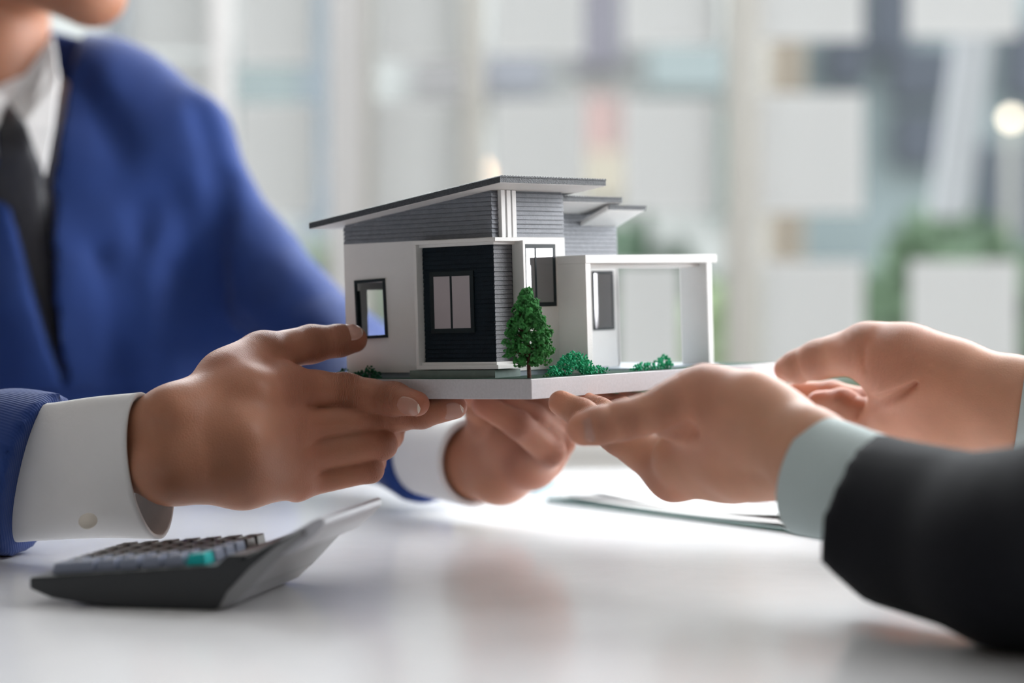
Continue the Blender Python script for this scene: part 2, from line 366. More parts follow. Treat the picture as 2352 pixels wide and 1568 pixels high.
# ------------------------------------------------------------------ outside the window
def outm(n, c, **k):
    l = srgb(*c); g = sum(l) / 3; return mat(n, tuple((.75 * x + .25 * g) * .66 for x in l), 0.8, noise=0.08, nscale=2.0, **k)
struct(MB().box(-14, 14, YW + .12, 30, -.25, -.15).build('ground', outm('pale_paving', (206, 206, 196))))
hed = [(1150, 1700, 555, 1000, 9.0, (92, 128, 96), 'clipped dark green hedge behind the model roofs'), (1950, 2420, 520, 1000, 8.6, (126, 160, 122), 'mid green hedge right of the mullion'),
       (1560, 1800, 680, 1000, 7.4, (190, 215, 160), 'pale lime bush low beside the carport'), (640, 900, 585, 1000, 8.2, (176, 192, 160), 'pale sage bush behind the blue elbow')]
def leafy(name, cx, cy, cz, rx, ry, rz, m, n, s, label, cat, seed):
    rg = np.random.default_rng(seed); mb = MB()
    for i in range(n):
        u = rg.normal(size=3); u /= np.linalg.norm(u); r = rg.uniform(.75, 1.05)
        p = np.array([cx + u[0] * rx * r, cy + u[1] * ry * r, cz + u[2] * rz * r]); a = rg.normal(size=3) * s; b = rg.normal(size=3) * s
        mb.add([p - a, p + b, p + a, p - b], [(0, 1, 2, 3)])
    mb2 = MB(); bm = bmesh.new(); bmesh.ops.create_icosphere(bm, subdivisions=3, radius=1)
    vs = [(cx + q.co.x * rx * .9, cy + q.co.y * ry * .9, cz + q.co.z * rz * .9) for q in bm.verts]; fs = [tuple(w.index for w in g.verts) for g in bm.faces]; bm.free()
    mb.add(vs, fs); return tag(mb.build(name, m, smooth=False), label, cat)
for i, (a, b, c, d, y, col, lab) in enumerate(hed):
    x0, x1 = X(a, y), X(b, y); zt = Zp(c, y)
    leafy('hedge', (x0 + x1) / 2, y, zt / 2 - .1, (x1 - x0) / 1.9, .4, zt / 2 + .12, outm('foliage', col), 900, .05, lab, 'plant', i)
bd = empty('office_building', (X(1700, 18), 18, 0)); tag(bd, 'teal grey office building with dark windows beyond the hedge', 'building')
bx = bd.location.x
MB().box(X(1800, 18) - bx, 9 - bx, 0, 3, -.15, 9).build('wall', outm('teal_grey_facade', (158, 176, 180)), bd)
dkw = outm('dark_glass', (92, 100, 116)); 
for (a, b, c, d) in ((1990, 2085, -60, 130), (2040, 2180, 110, 230), (2050, 2170, 260, 380), (2250, 2420, 330, 560), (2300, 2500, 60, 230), (1890, 1980, 90, 200)):
    kq = globals().get('kq', 0) + 1; f = MB().box(X(a, 18) - bx, X(b, 18) - bx, -.10 - .03 * kq, -.02, Zp(d, 18), Zp(c, 18)).build('window', dkw, bd)
b2 = empty('shop_block', (X(900, 16), 16, 0)); tag(b2, 'pale grey shop block with mauve bands behind the left sheets', 'building'); bx = b2.location.x
MB().box(-7, X(1790, 16) - bx, 0, 2, -.15, 8).build('wall', outm('pale_grey_facade', (205, 207, 206)), b2)
for (a, b, c, d, col, nm) in ((500, 760, 120, 270, (146, 160, 162), 'window'), (700, 775, -100, 560, (140, 152, 164), 'window'), (950, 1130, 140, 235, (160, 156, 158), 'window'), (1310, 1425, -100, 160, (134, 130, 144), 'shutter'),
        (1120, 1250, 130, 220, (148, 150, 162), 'window'), (1330, 1420, 225, 350, (196, 160, 156), 'panel'), (1480, 1680, 110, 215, (160, 175, 178), 'window'), (1330, 1440, 350, 460, (200, 188, 168), 'panel'), (1640, 1690, 250, 500, (140, 164, 160), 'window')):
    kk = globals().get('kk', 0) + 1; MB().box(X(a, 16) - bx, X(b, 16) - bx, -.10 - .03 * kk, -.01, Zp(d, 16), Zp(c, 16)).build(nm, outm('facade_' + nm, col), b2)
tag(MB().box(X(1776, 6), X(1850, 6), 6, 6.2, -.15, Zp(60, 6)).build('post', outm('peach_post', (196, 178, 158)), bevel=.01), 'peach coloured post outside behind the middle sheet', 'post')
a0, a1 = W(2178, 500, 5.4), W(2275, 40, 5.4)
mb = MB(); wd = .040
mb.prism([(a0[0] - wd, 5.38, a0[2]), (a0[0] + wd, 5.38, a0[2]), (a0[0] + wd, 5.44, a0[2]), (a0[0] - wd, 5.44, a0[2])], [(a1[0] - wd, 5.38, a1[2] + .2), (a1[0] + wd, 5.38, a1[2] + .2), (a1[0] + wd, 5.44, a1[2] + .2), (a1[0] - wd, 5.44, a1[2] + .2)])
lb = mb.build('leaning_board', outm('white_board_paint', (226, 228, 236)), bevel=.004); tag(lb, 'narrow white board leaning outside at the far right', 'board')
lp = W(2322, 272, 9); lt = empty('street_lamp', (lp[0], lp[1], -.15)); tag(lt, 'outdoor lamp glowing warm on a thin pole at far right', 'lamp')
ME = bpy.data.materials.new('warm_lamp_glow'); ME.use_nodes = True; e = ME.node_tree.nodes['Principled BSDF']; e.inputs['Emission Color'].default_value = (1, .82, .6, 1); e.inputs['Emission Strength'].default_value = 5
bm = bmesh.new(); bmesh.ops.create_icosphere(bm, subdivisions=2, radius=.022); me = bpy.data.meshes.new('bulb'); bm.to_mesh(me); bm.free(); me.materials.append(ME)
o = link(bpy.data.objects.new('bulb', me), lt); o.location = (0, 0, lp[2] + .15)
MB().ring_tube([[(.02 * math.cos(t), .02 * math.sin(t), z) for t in np.linspace(0, 2 * math.pi, 8, False)] for z in (0, lp[2] + .12)]).build('pole', M['frame_grey'], lt)
lp = W(1095, 400, 9.5); lt = empty('wall_lamp', tuple(lp)); tag(lt, 'small amber outdoor lamp glowing above the model roof', 'lamp')
MA = bpy.data.materials.new('amber_lamp_glow'); MA.use_nodes = True; e = MA.node_tree.nodes['Principled BSDF']; e.inputs['Emission Color'].default_value = (1, .55, .22, 1); e.inputs['Emission Strength'].default_value = 4
bm = bmesh.new(); bmesh.ops.create_icosphere(bm, subdivisions=2, radius=.045); me = bpy.data.meshes.new('bulb'); bm.to_mesh(me); bm.free(); me.materials.append(MA)
link(bpy.data.objects.new('bulb', me), lt)
MB().box(-.02, .02, -.02, .02, -lp[2] - .15, -.05).build('pole', M['frame_grey'], lt)

# ------------------------------------------------------------------ table
tb = empty('meeting_table', (0, 0, 0)); tag(tb, 'glossy white meeting table under all the hands', 'table')
ang = math.radians(10); c_, s_ = math.cos(ang), math.sin(ang)
def TR(x, y): return (x * c_ - y * s_, 1.97 + x * s_ + y * c_)
bot = [TR(-1.3, -1.5) + (ZT - .03,), TR(1.3, -1.5) + (ZT - .03,), TR(1.3, 0.12) + (ZT - .03,), TR(-1.3, 0.12) + (ZT - .03,)]
MB().prism(bot, [(x, y, ZT) for x, y, z in bot]).build('tabletop', M['table'], tb, bevel=.004)
for sx, sy in ((-1.2, -1.4), (1.2, -1.4), (1.2, 0), (-1.2, 0)):
    x, y = TR(sx, sy); MB().box(x - .025, x + .025, y - .025, y + .025, 0, ZT - .03).build('leg', M['leg'], tb)

# ------------------------------------------------------------------ architectural model
def rotm(yaw, a, b):
    cy, sy = math.cos(yaw), math.sin(yaw)
    R = np.array([[sy, -cy, 0], [cy, sy, 0], [0, 0, 1.]])
    Ry = np.array([[math.cos(a), 0, -math.sin(a)], [0, 1, 0], [math.sin(a), 0, math.cos(a)]])
    Rx = np.array([[1, 0, 0], [0, math.cos(b), -math.sin(b)], [0, math.sin(b), math.cos(b)]])
    return Rx @ Ry @ R
RH = rotm(math.radians(39.5), math.radians(1.6), math.radians(-.8)); OH = P(1221, 917, 1.6)
house = empty('model_house', tuple(OH)); house.rotation_euler = Matrix(RH.tolist()).to_euler()
tag(house, 'miniature modern house on a grey board held up by four hands', 'model house')
def HL(u, v, w): return OH + RH @ (np.array([u, v, w]) * K)      # model coordinates to world
class HB(MB):
    def box(s, u0, u1, v0, v1, w0, w1): return super().box(u0 * K, u1 * K, v0 * K, v1 * K, w0 * K, w1 * K)
    def pr(s, bot, top): return s.prism([tuple(c * K for c in p) for p in bot], [tuple(c * K for c in p) for p in top])
def hb(name, m, *b, parent=None, bevel=0.0):
    x = HB()
    for q in b: x.box(*q)
    return x.build(name, M[m], parent or house, bevel=bevel)
BT = .0135
bb = hb('base_board', 'mbase', (0, .294, 0, .196, 0, BT), bevel=.0004)
hb('turf', 'mturf', (.0015, .2925, .0015, .1945, BT, BT + .0004), parent=bb)
hb('plinth', 'mplinth', (.0115, .0385, .0405, .118, BT, .0192))
hb('plinth', 'mbluegrey', (.021, .0995, .048, .185, BT, .0178))
hb('floor_slab', 'mbluegrey', (.0995, .150, .049, .185, BT, .0168))
hb('garage_floor', 'mbluegrey', (.152, .262, .03, .185, BT, .0150))
# main block, hollow, with a real opening in its left face and one in its far end
WT = .003
wl = hb('wall', 'mwhite', (.020, .023, .047, .1475, .0175, .1095), (.020, .023, .1735, .186, .0175, .1095), (.020, .023, .1475, .1735, .0175, .0437), (.020, .023, .1475, .1735, .0815, .1095))
hb('wall', 'mwhite', (.023, .0996, .047, .050, .0175, .1095))
hb('wall', 'mwhite', (.023, .040, .183, .186, .0175, .1095), (.066, .0996, .183, .186, .0175, .1095), (.040, .066, .183, .186, .0175, .036), (.040, .066, .183, .186, .0765, .1095))
hb('wall', 'mwhite', (.0966, .0996, .050, .183, .0175, .1095))
hb('upper_floor', 'mwhite', (.023, .0966, .050, .183, .1095, .111))
zr = lambda v: .1447 - .1327 * (v - .0218)
core = HB(); core.pr([(.0212, .0482, .1095), (.0212, .1852, .1095), (.0212, .1852, zr(.1852)), (.0212, .0482, zr(.0482))], [(.0988, .0482, .1095), (.0988, .1852, .1095), (.0988, .1852, zr(.1852)), (.0988, .0482, zr(.0482))])
core = core.build('upper_storey', M['mgrey'], house)
ph = .00305; nrow = 11
for i in range(nrow):
    w0 = .1095 + i * ph; w1 = w0 + ph * .90
    pr_ = RNG.uniform(-.00015, .00015)
    vmax = min(.186, .0218 + (.1447 - w1) / .1327)
    if vmax > .049:
        v2 = min(.186, .0218 + (.1447 - w0) / .1327)
        x = HB(); x.pr([(.0200 + pr_, .0472, w0), (.0200 + pr_, v2, w0), (.0206 + pr_, vmax, w1), (.0206 + pr_, .0472, w1)], [(.0213, .0472, w0), (.0213, v2, w0), (.0213, vmax, w1), (.0213, .0472, w1)])
        x.build('plank', M['mmid' if False else 'mgrey'], core)
    w1 = min(w1, .1405)
    if w1 > w0:
        x = HB(); x.pr([(.0203, .0467 + pr_, w0), (.0994, .0467 + pr_, w0), (.0994, .0474 + pr_, w1), (.0203, .0474 + pr_, w1)], [(.0203, .0483, w0), (.0994, .0483, w0), (.0994, .0483, w1), (.0203, .0483, w1)])
        x.build('plank', M['mgrey'], core)
for u in (.0272, .0333, .0391): hb('slat', 'mwhite', (u, u + .0042, .0440, .0472, .1090, .1415), bevel=.0002)
# bay with its white surround
hb('bay_surround', 'mwhite', (.0100, .0372, .0360, .1105, .1062, .1088), (.0100, .0372, .0365, .1105, .0198, .0226), (.0100, .0205, .1078, .1105, .0226, .1062), (.0366, .0392, .0338, .0472, .0205, .1068), bevel=.0002)
hb('bay_lintel', 'mwhite', (.0135, .0366, .0405, .1078, .1042, .1062)); hb('bay_sill', 'mwhite', (.0130, .0366, .0400, .1078, .0226, .0246))
bay = hb('bay', 'mdark', (.0163, .0366, .0435, .1070, .0246, .1042))
ph = .00306
for i in range(26):
    w0 = .0247 + i * ph; w1 = w0 + ph * .90; q = RNG.uniform(-.00012, .00012)
    x = HB(); x.pr([(.0155 + q, .0428, w0), (.0155 + q, .1068, w0), (.0160 + q, .1068, w1), (.0160 + q, .0428, w1)], [(.0164, .0428, w0), (.0164, .1068, w0), (.0164, .1068, w1), (.0164, .0428, w1)])
    x.build('plank', M['mdark'], bay)
    x = HB(); x.pr([(.0160, .0425 + q, w0), (.0352, .0425 + q, w0), (.0352, .0430 + q, w1), (.0160, .0430 + q, w1)], [(.0160, .0436, w0), (.0352, .0436, w0), (.0352, .0436, w1), (.0160, .0436, w1)])
    x.build('plank', M['mmid'], bay)
# windows
def win(plane, c, a0, a1, w0, w1, t=.0022, mull=None, pane='mpane2', rot=0.0, out=.0012, depth=.0022):
    e = empty('window', (0, 0, 0), house)
    bars = [(a0, a1, w0, w0 + t), (a0, a1, w1 - t, w1), (a0, a0 + t, w0 + t, w1 - t), (a1 - t, a1, w0 + t, w1 - t)]
    if mull: bars.append((mull - .0009, mull + .0009, w0 + t, w1 - t))
    def B(name, m, bs, lo, hi, bev=0):
        x = HB()
        for (p, q, r, s) in bs:
            if plane == 'L': x.box(c + lo, c + hi, p, q, r, s)
            else: x.box(p, q, c + lo, c + hi, r, s)
        cen = ((a0 + a1) / 2 * K, (w0 + w1) / 2 * K); ax = 1 if plane == 'L' else 0; nv = []
        for vv in x.v:
            vv = list(vv); da = vv[ax] - cen[0]; dw = vv[2] - cen[1]
            vv[ax] = cen[0] + da * math.cos(rot) - dw * math.sin(rot); vv[2] = cen[1] + da * math.sin(rot) + dw * math.cos(rot); nv.append(tuple(vv))
        x.v = nv; return x.build(name, M[m], e, bevel=bev)
    B('window_frame', 'mframe', bars, -out, depth - out, .0002)
    if pane: B('pane', pane, [(a0 + t, a1 - t, w0 + t, w1 - t)], -out + .0003, -out + .0006)
    return e
win('L', .0200, .1458, .1753, .0418, .0838, pane=None, rot=-.030, depth=.004)
win('L', .0155, .0603, .1000, .0445, .0872, t=.0034, mull=.0808, pane='mpane2', out=.0010)
win('R', .0472, .0527, .0884, .0612, .1047, t=.0030, mull=.0660, pane='mpane', out=.0008)
# rear block with lower roofs
V2 = .075; UE = .1985
hb('rear_block', 'mwhite', (.0996, UE, V2, V2 + .003, .0150, .0975), (.0996, UE, .183, .186, .015, .0975), (UE - .003, UE, V2, .186, .015, .0975), (.0996, UE, V2, .186, .096, .0975))
rb = HB(); rb.pr([(.0996, V2 + .0006, .0975), (.1676, V2 + .0006, .0975), (.1676, .186, .0975), (.0996, .186, .0975)], [(.0996, V2 + .0006, .1283), (.1676, V2 + .0006, .1283), (.1676, .186, .099), (.0996, .186, .099)])
rb.pr([(.1676, V2 + .0006, .0975), (UE, V2 + .0006, .0975), (UE, .125, .0975), (.1676, .125, .0975)], [(.1676, V2 + .0006, .1190), (UE, V2 + .0006, .1190), (UE, .125, .099), (.1676, .125, .099)]); rb = rb.build('upper_rear_storey', M['mgrey'], house)
for i in range(10):
    w0 = .0975 + i * .00305; w1 = w0 + .0028; ue = UE if w1 < .1195 else .1676
    x = HB(); x.pr([(.0996, V2 - .0002, w0), (ue, V2 - .0002, w0), (ue, V2 + .0004, w1), (.0996, V2 + .0004, w1)], [(.0996, V2 + .0012, w0), (ue, V2 + .0012, w0), (ue, V2 + .0012, w1), (.0996, V2 + .0012, w1)])
    x.build('plank', M['mgrey'], rb)
win('R', V2, .1665, .1919, .0425, .0862, t=.0020, pane='mpane', out=.0008)
# carport
UC = .0905
hb('carport_wall', 'mwhite', (UC, UC + .0060, .0220, .0472, BT, .0905), bevel=.0002)
hb('carport_wall', 'mwhite', (.2385, .2445, .0224, .0470, BT, .0905), bevel=.0002)
hb('carport_roof', 'mwhite', (UC - .0003, .2505, .0215, .0490, .0905, .0962), bevel=.0002)
hb('carport_beam', 'mwhite', (UC + .006, .2385, .0300, .0460, .0872, .0905))
# roofs: white soffit, dark board, corrugated sheet
def roof(name, u0, u1, v0, v1, wb0, wb1, th=.0040, label=None, slant=0.0):
    e = empty(name, (0, 0, 0), house)
    sf = .0009; ed = .0006
    def q(u, v, off): 
        t = (v - v0) / (v1 - v0); return (u + slant * t, v, wb0 + (wb1 - wb0) * t + off)
    def slab(a, b, i=0): 
        return HB().pr([q(u0 + i, v0 + i, a), q(u1 - i, v0 + i, a), q(u1 - i, v1 - i, a), q(u0 + i, v1 - i, a)], [q(u0 + i, v0 + i, b), q(u1 - i, v0 + i, b), q(u1 - i, v1 - i, b), q(u0 + i, v1 - i, b)])
    slab(0, sf + .0003, ed).build('soffit', M['mwhite'], e)
    slab(sf * .3, th, 0).build('roof_board', M['mroof'], e)
    nr = int((u1 - u0) / .00285); per = 6; v = []; f = []
    n = nr * per
    for i in range(n + 1):
        u = u0 + (u1 - u0) * i / n; hgt = th + .0001 + .0009 * abs(math.sin(math.pi * i / per)) ** .8
        for vv, off in ((v0 - .0006, hgt), (v1, hgt), (v0 - .0006, th - .0002), (v1, th - .0002)):
            v.append(tuple(c * K for c in q(u, vv, off)))
    for i in range(n):
        a = 4 * i; b = a + 4
        f += [(a, b, b + 1, a + 1), (a + 2, b + 2, b, a), (a + 1, b + 1, b + 3, a + 3), (a + 2, a + 3, b + 3, b + 2)]
    f += [(0, 1, 3, 2), (4 * n, 4 * n + 2, 4 * n + 3, 4 * n + 1)]
    obj('corrugated_sheet', v, f, M['mroof'], e); return e
roof('roof', 0.0, .1165, .0218, .2004, .1447, .1210)
roof('roof', .0998, .1726, .0500, .150, .1349, .1079, th=.0034)
r3 = roof('roof', .1560, .2018, .0500, .125, .1298, .0983, th=.0026)
x = HB(); x.pr([(.1550, .0505, .1297), (.1562, .0505, .1297), (.1562, .1250, .0982), (.1550, .1250, .0982)], [(.1550, .0505, .1328), (.1562, .0505, .1328), (.1562, .1250, .1013), (.1550, .1250, .1013)]); x.build('side_board', M['mwhite'], r3)

# tree and bushes made of crumbled foam granules
_ico = bmesh.new(); bmesh.ops.create_icosphere(_ico, subdivisions=1, radius=1)
IV = np.array([v.co[:] for v in _ico.verts]); IF = [tuple(w.index for w in g.verts) for g in _ico.faces]; _ico.free()
def granules(name, pts, rad, m, parent, label=None):
    V = []; Fc = []
    for i, p in enumerate(pts):
        r = rad * RNG.uniform(.5, 1.3); nv = IV * (1 + RNG.uniform(-.35, .35, (len(IV), 1))) * r * RNG.uniform(.7, 1.3, 3)
        V.append(nv + p); Fc += [(a + i * len(IV), b + i * len(IV), c + i * len(IV)) for a, b, c in IF]
    o = obj(name, np.concatenate(V), Fc, m, parent)
    if label: o['label'] = label
    return o
tr = empty('tree', (0, 0, 0), house)
prof = [(.0225, .008), (.026, .0150), (.031, .0176), (.037, .0182), (.044, .0162), (.052, .0132), (.059, .0098), (.066, .0064), (.071, .0034), (.0748, .0006)]
pw, prr = zip(*prof); TU, TV = .0065, .0068
pts = []
clumps = []
for i in range(230):
    w = RNG.uniform(.0235, .073); a = RNG.uniform(0, 2 * math.pi); rr = np.interp(w, pw, prr) * RNG.uniform(.35, .93)
    clumps.append((TU + rr * math.cos(a), TV + rr * math.sin(a), w, RNG.uniform(.0020, .0036) * (0.55 + .45 * np.interp(w, pw, prr) / .018)))
for (cu, cv, cw_, cr_) in clumps:
    for j in range(26):
        u = RNG.normal(size=3); u /= np.linalg.norm(u); pts.append((np.array([cu, cv, cw_]) + u * cr_ * RNG.uniform(.75, 1.1)) * K)
granules('foliage', pts, .00085 * K, M['leaf'], tr)
def limb(mb, a, b, r0, r1):
    a = np.array(a) * K; b = np.array(b) * K; d = b - a; d /= np.linalg.norm(d); s = np.cross(d, [0.3, 1, .2]); s /= np.linalg.norm(s); t = np.cross(d, s)
    mb.ring_tube([[p + (s * math.cos(q) + t * math.sin(q)) * r * K * (1 + .12 * math.sin(3 * q + k)) for q in np.linspace(0, 2 * math.pi, 10, False)] for k, (p, r) in enumerate(((a, r0), ((a + b) / 2 + s * .0004, (r0 + r1) / 2), (b, r1)))])
tk = MB(); limb(tk, (TU, TV, BT), (TU + .0003, TV, .030), .0014, .0012); limb(tk, (TU, TV, .030), (TU, TV, .066), .0012, .0005)
for i in range(12):
    a = i * 2.4; w = .026 + .003 * i; r = np.interp(w + .006, pw, prr) * .8; limb(tk, (TU, TV, w), (TU + r * math.cos(a), TV + r * math.sin(a), w + .005), .0008, .0003)
limb(tk, (TU + .003, TV - .003, .032), (TU + .0075, TV - .0045, .0225), .0006, .0006)
limb(tk, (TU, TV, .026), (TU + .011, TV - .006, .024), .0008, .0005)
tk.build('trunk', M['bark'], tr)
def bush(cl, m, label=None, n=34, rad=.0007):
    pts = []; rad *= 1.25
    for (u, v, w, r) in cl:
        for i in range(int(n * (r / .004) ** 2)):
            q = RNG.normal(size=3); q /= np.linalg.norm(q); p = np.array([u, v, w]) + q * r * RNG.uniform(.7, 1.08)
            if p[2] > BT: pts.append(p * K)
    return granules('bush', pts, rad * K, M[m], house, label)
bush([(.034, .008, .0165, .0045), (.041, .009, .0155, .0035), (.047, .009, .0190, .0058), (.052, .009, .0225, .0060), (.058, .008, .0245, .0056), (.064, .008, .0225, .0060), (.070, .008, .0185, .0056), (.077, .009, .0150, .0045), (.085, .009, .0150, .0042), (.092, .009, .0145, .0035)], 'bush', 'bright emerald foam bush', n=70, rad=.0006)
bush([(.128, .009, .0145, .0042), (.136, .009, .0150, .0045), (.146, .010, .0148, .0045), (.155, .009, .0165, .0045), (.163, .009, .0195, .0045), (.169, .009, .0150, .0035)], 'bush', n=50, rad=.0007)
bush([(.010, .148, .0150, .0035), (.010, .155, .0175, .0048), (.010, .163, .0150, .0042), (.010, .170, .0150, .0030), (.010, .1795, .0165, .0042), (.010, .187, .0150, .0035)], 'bushd', 'dark green foam bush', n=50, rad=.0007)
bush([(.024, .006, .0140, .0022)], 'leaf', n=160, rad=.0004)

# ------------------------------------------------------------------ people
def chainpts(ch): return [(P(q[0], q[1], q[2]), RPX(q[3], q[2])) for q in ch]     # a fifth entry marks a point between joints
def build_hand(palm, fingers, h=.00115, kp=.014, kf=.010, grooves=(), extra=(), squash=.95):
    allp = [q for c in palm for q in chainpts(c)] + [q for c in fingers for q in chainpts(c)]
    lo = np.min([p - r for p, r in allp], 0) - .006; hi = np.max([p + r for p, r in allp], 0) + .006
    f = Field(lo, hi, h)
    for c in palm:
        c = chainpts(c)
        for (a, ra), (b, rb) in zip(c[:-1], c[1:]): f.cone(a, b, ra, rb, k=kp)
    base = f.D.copy(); out = base.copy(); joints = []
    for c in fingers:
        mid = [len(q) > 4 for q in c]; c = chainpts(c); T = np.full(f.n, 1.0, np.float32)
        for (a, ra), (b, rb) in zip(c[:-1], c[1:]): f.cone(a, b, ra, rb, D=T, k=.0035)
        out = np.minimum(out, smin(base, T, kf))
        for i in range(1, len(c) - 1):
            if mid[i]: continue
            d = c[i + 1][0] - c[i - 1][0]; d /= np.linalg.norm(d); joints.append((c[i][0], d, c[i][1], 1.0 if i < len(c) - 1 else .5))
        joints.append((c[-1][0], None, c[-1][1], 0))
        d = c[1][0] - c[0][0]; d /= np.linalg.norm(d); joints.append((c[0][0], d, c[0][1] * 1.2, .45))
    f.D = out
    for g in grooves: f.crease([P(*q) for q in g[:-2]], g[-2], g[-1])
    V, Q = f.mesh()
    cs = np.zeros(len(V)); cw = np.zeros(len(V)); c2 = np.zeros(len(V)); red = np.zeros(len(V))
    for (p, d, r, w) in joints:
        q = V - p; dist = np.linalg.norm(q, axis=1)
        red = np.maximum(red, (.75 if d is None else .55) * np.exp(-(dist / (r * 1.6)) ** 2))
        if d is None: continue
        s = q @ d; wt = w * np.exp(-(s / (r * .75)) ** 2 - (np.linalg.norm(q - s[:, None] * d, axis=1) / (r * 1.35)) ** 6)
        m = wt > cw; c2 = np.where(m, cw, np.maximum(c2, wt)); cw = np.where(m, wt, cw); cs[m] = s[m] * 1000
    cw = np.clip((cw - c2) * 1.3, 0, 1)
    return V, Q, {'cs': cs, 'cw': cw, 'red': red}
def nail(parent, c, axis_to, nrm, r, L, wd, name='fingernail', tipmat='nailtip'):
    a = np.array(axis_to) - np.array(c); a /= np.linalg.norm(a); n = np.array(nrm, float); n -= a * (n @ a); n /= np.linalg.norm(n); s = np.cross(a, n)
    NS, NT = 14, 13; v = []; f = []
    for lay, off in enumerate((.00035, -.0006)):
        for i in range(NS + 1):
            x = -1 + 2 * i / NS
            for j in range(NT):
                y = -1 + 2 * j / (NT - 1); hw = (1 - abs(x) ** 3.0) ** .5 * .97 + .03
                th = y * hw * wd; rr = r * (1 - .30 * max(x, 0) ** 2) + off
                v.append(np.array(c) + a * x * L + s * math.sin(th) * rr + n * math.cos(th) * rr)
    N = (NS + 1) * NT
    for i in range(NS):
        for j in range(NT - 1):
            p = i * NT + j; f += [(p, p + 1, p + NT + 1, p + NT), (N + p, N + p + NT, N + p + NT + 1, N + p + 1)]
    for i in range(NS):
        for j in (0, NT - 1):
            p = i * NT + j; f.append((p, p + NT, N + p + NT, N + p))
    for j in range(NT - 1):
        for i in (0, NS):
            p = i * NT + j; f.append((p, p + 1, N + p + 1, N + p))
    o = obj(name, v, f, M['nail'], parent, smooth=True); o.data.materials.append(M[tipmat])
    for pl in o.data.polygons:
        if np.dot(np.array(pl.center) - np.array(c), a) > L * .86: pl.material_index = 1
    return o
def merge(meshes):
    V = []; Q = []; A = {'cs': [], 'cw': [], 'red': []}; n = 0
    for (v, q, a) in meshes:
        V.append(v); Q.append(q + n); n += len(v)
        for k in A: A[k].append(a[k] if a else np.zeros(len(v)))
    return np.concatenate(V), np.concatenate(Q), {k: np.concatenate(x) for k, x in A.items()}
def strand(V, Q, A, path, ia, ib, sides=10):
    """arm under the clothes: grows a limb from vertex range ia to vertex range ib so that the body is one mesh"""
    V = list(V); n0 = len(V); Va = np.array(V); rings = []
    for k, (p, r) in enumerate(path):
        p = np.array(p); q0 = np.array(path[max(0, k - 1)][0]); q1 = np.array(path[min(len(path) - 1, k + 1)][0]); d = q1 - q0; d /= np.linalg.norm(d)
        s = np.cross(d, [.13, .21, .97]); s /= np.linalg.norm(s); u = np.cross(s, d); ring = []
        for i in range(sides):
            t = 2 * math.pi * i / sides; pt = p + (s * math.cos(t) + u * math.sin(t)) * r
            if k == 0 or k == len(path) - 1:
                lo_, hi_ = ia if k == 0 else ib; ring.append(lo_ + int(np.argmin(((Va[lo_:hi_] - pt) ** 2).sum(1))))
            else: V.append(pt); ring.append(len(V) - 1)
        rings.append(ring)
    Q2 = [(a[i], a[(i + 1) % sides], b[(i + 1) % sides], b[i]) for a, b in zip(rings[:-1], rings[1:]) for i in range(sides)]
    Q2 = [q for q in Q2 if len(set(q)) == 4]
    A = {k: np.concatenate([x, np.zeros(len(V) - n0)]) for k, x in A.items()}
    return np.array(V), np.concatenate([Q, np.array(Q2)]), A
def tube(name, pts, m, parent, seg=56, rings=26, wr=0.0, seed=0, lip=.004, cap_start=False, frame=None, squ=1.0, ph=0.0, smooth=True, tuck=.02, flare=0):
    """hollow sleeve or cuff through centre points (p, r), with a turned-in edge at the last point"""
    P_ = [np.array(p[0], float) for p in pts]; R_ = [p[1] for p in pts]; L = np.concatenate([[0], np.cumsum([np.linalg.norm(b - a) for a, b in zip(P_[:-1], P_[1:])])])
    up = np.array([0, 0, 1.]) if frame is None else np.array(frame, float); out = []; rg = np.random.default_rng(seed); fr = rg.uniform(0, 6.28, 8)
    tt = np.linspace(0, L[-1], rings)
    sm = lambda t: (np.array([np.interp(t, L, [p[k] for p in P_]) for k in range(3)]), np.interp(t, L, R_))
    def ring(t, scale=1.0, dr=0.0):
        c, r = sm(t); c0, _ = sm(max(0, t - .02)); c1, _ = sm(min(L[-1], t + .02)); d = c1 - c0; d /= np.linalg.norm(d)
        s = np.cross(d, up); s /= np.linalg.norm(s); u = np.cross(s, d); res = []
        for i in range(seg):
            q = 2 * math.pi * i / seg
            n = wr * (math.sin(2 * q + 22 * t + fr[0]) * .5 + math.sin(3 * q - 60 * t + fr[1]) * .35 + math.sin(q + 95 * t + fr[2]) * .4 + .3 * math.sin(5 * q + 40 * t + fr[3]))
            rr = (r + dr) * scale * (1 + n); res.append(c + s * math.cos(q) * rr * squ + u * math.sin(q) * rr)
        return res
    rs = [ring(t) for t in tt] + [ring(L[-1], 1, -lip * .25), ring(L[-1], 1, -lip)] + [ring(L[-1] - tuck * k, 1, -lip - .0005) for k in (.4, 1)]
    mb = MB(); mb.ring_tube(rs, cap=False); o = mb.build(name, m, parent, smooth=smooth)
    return o

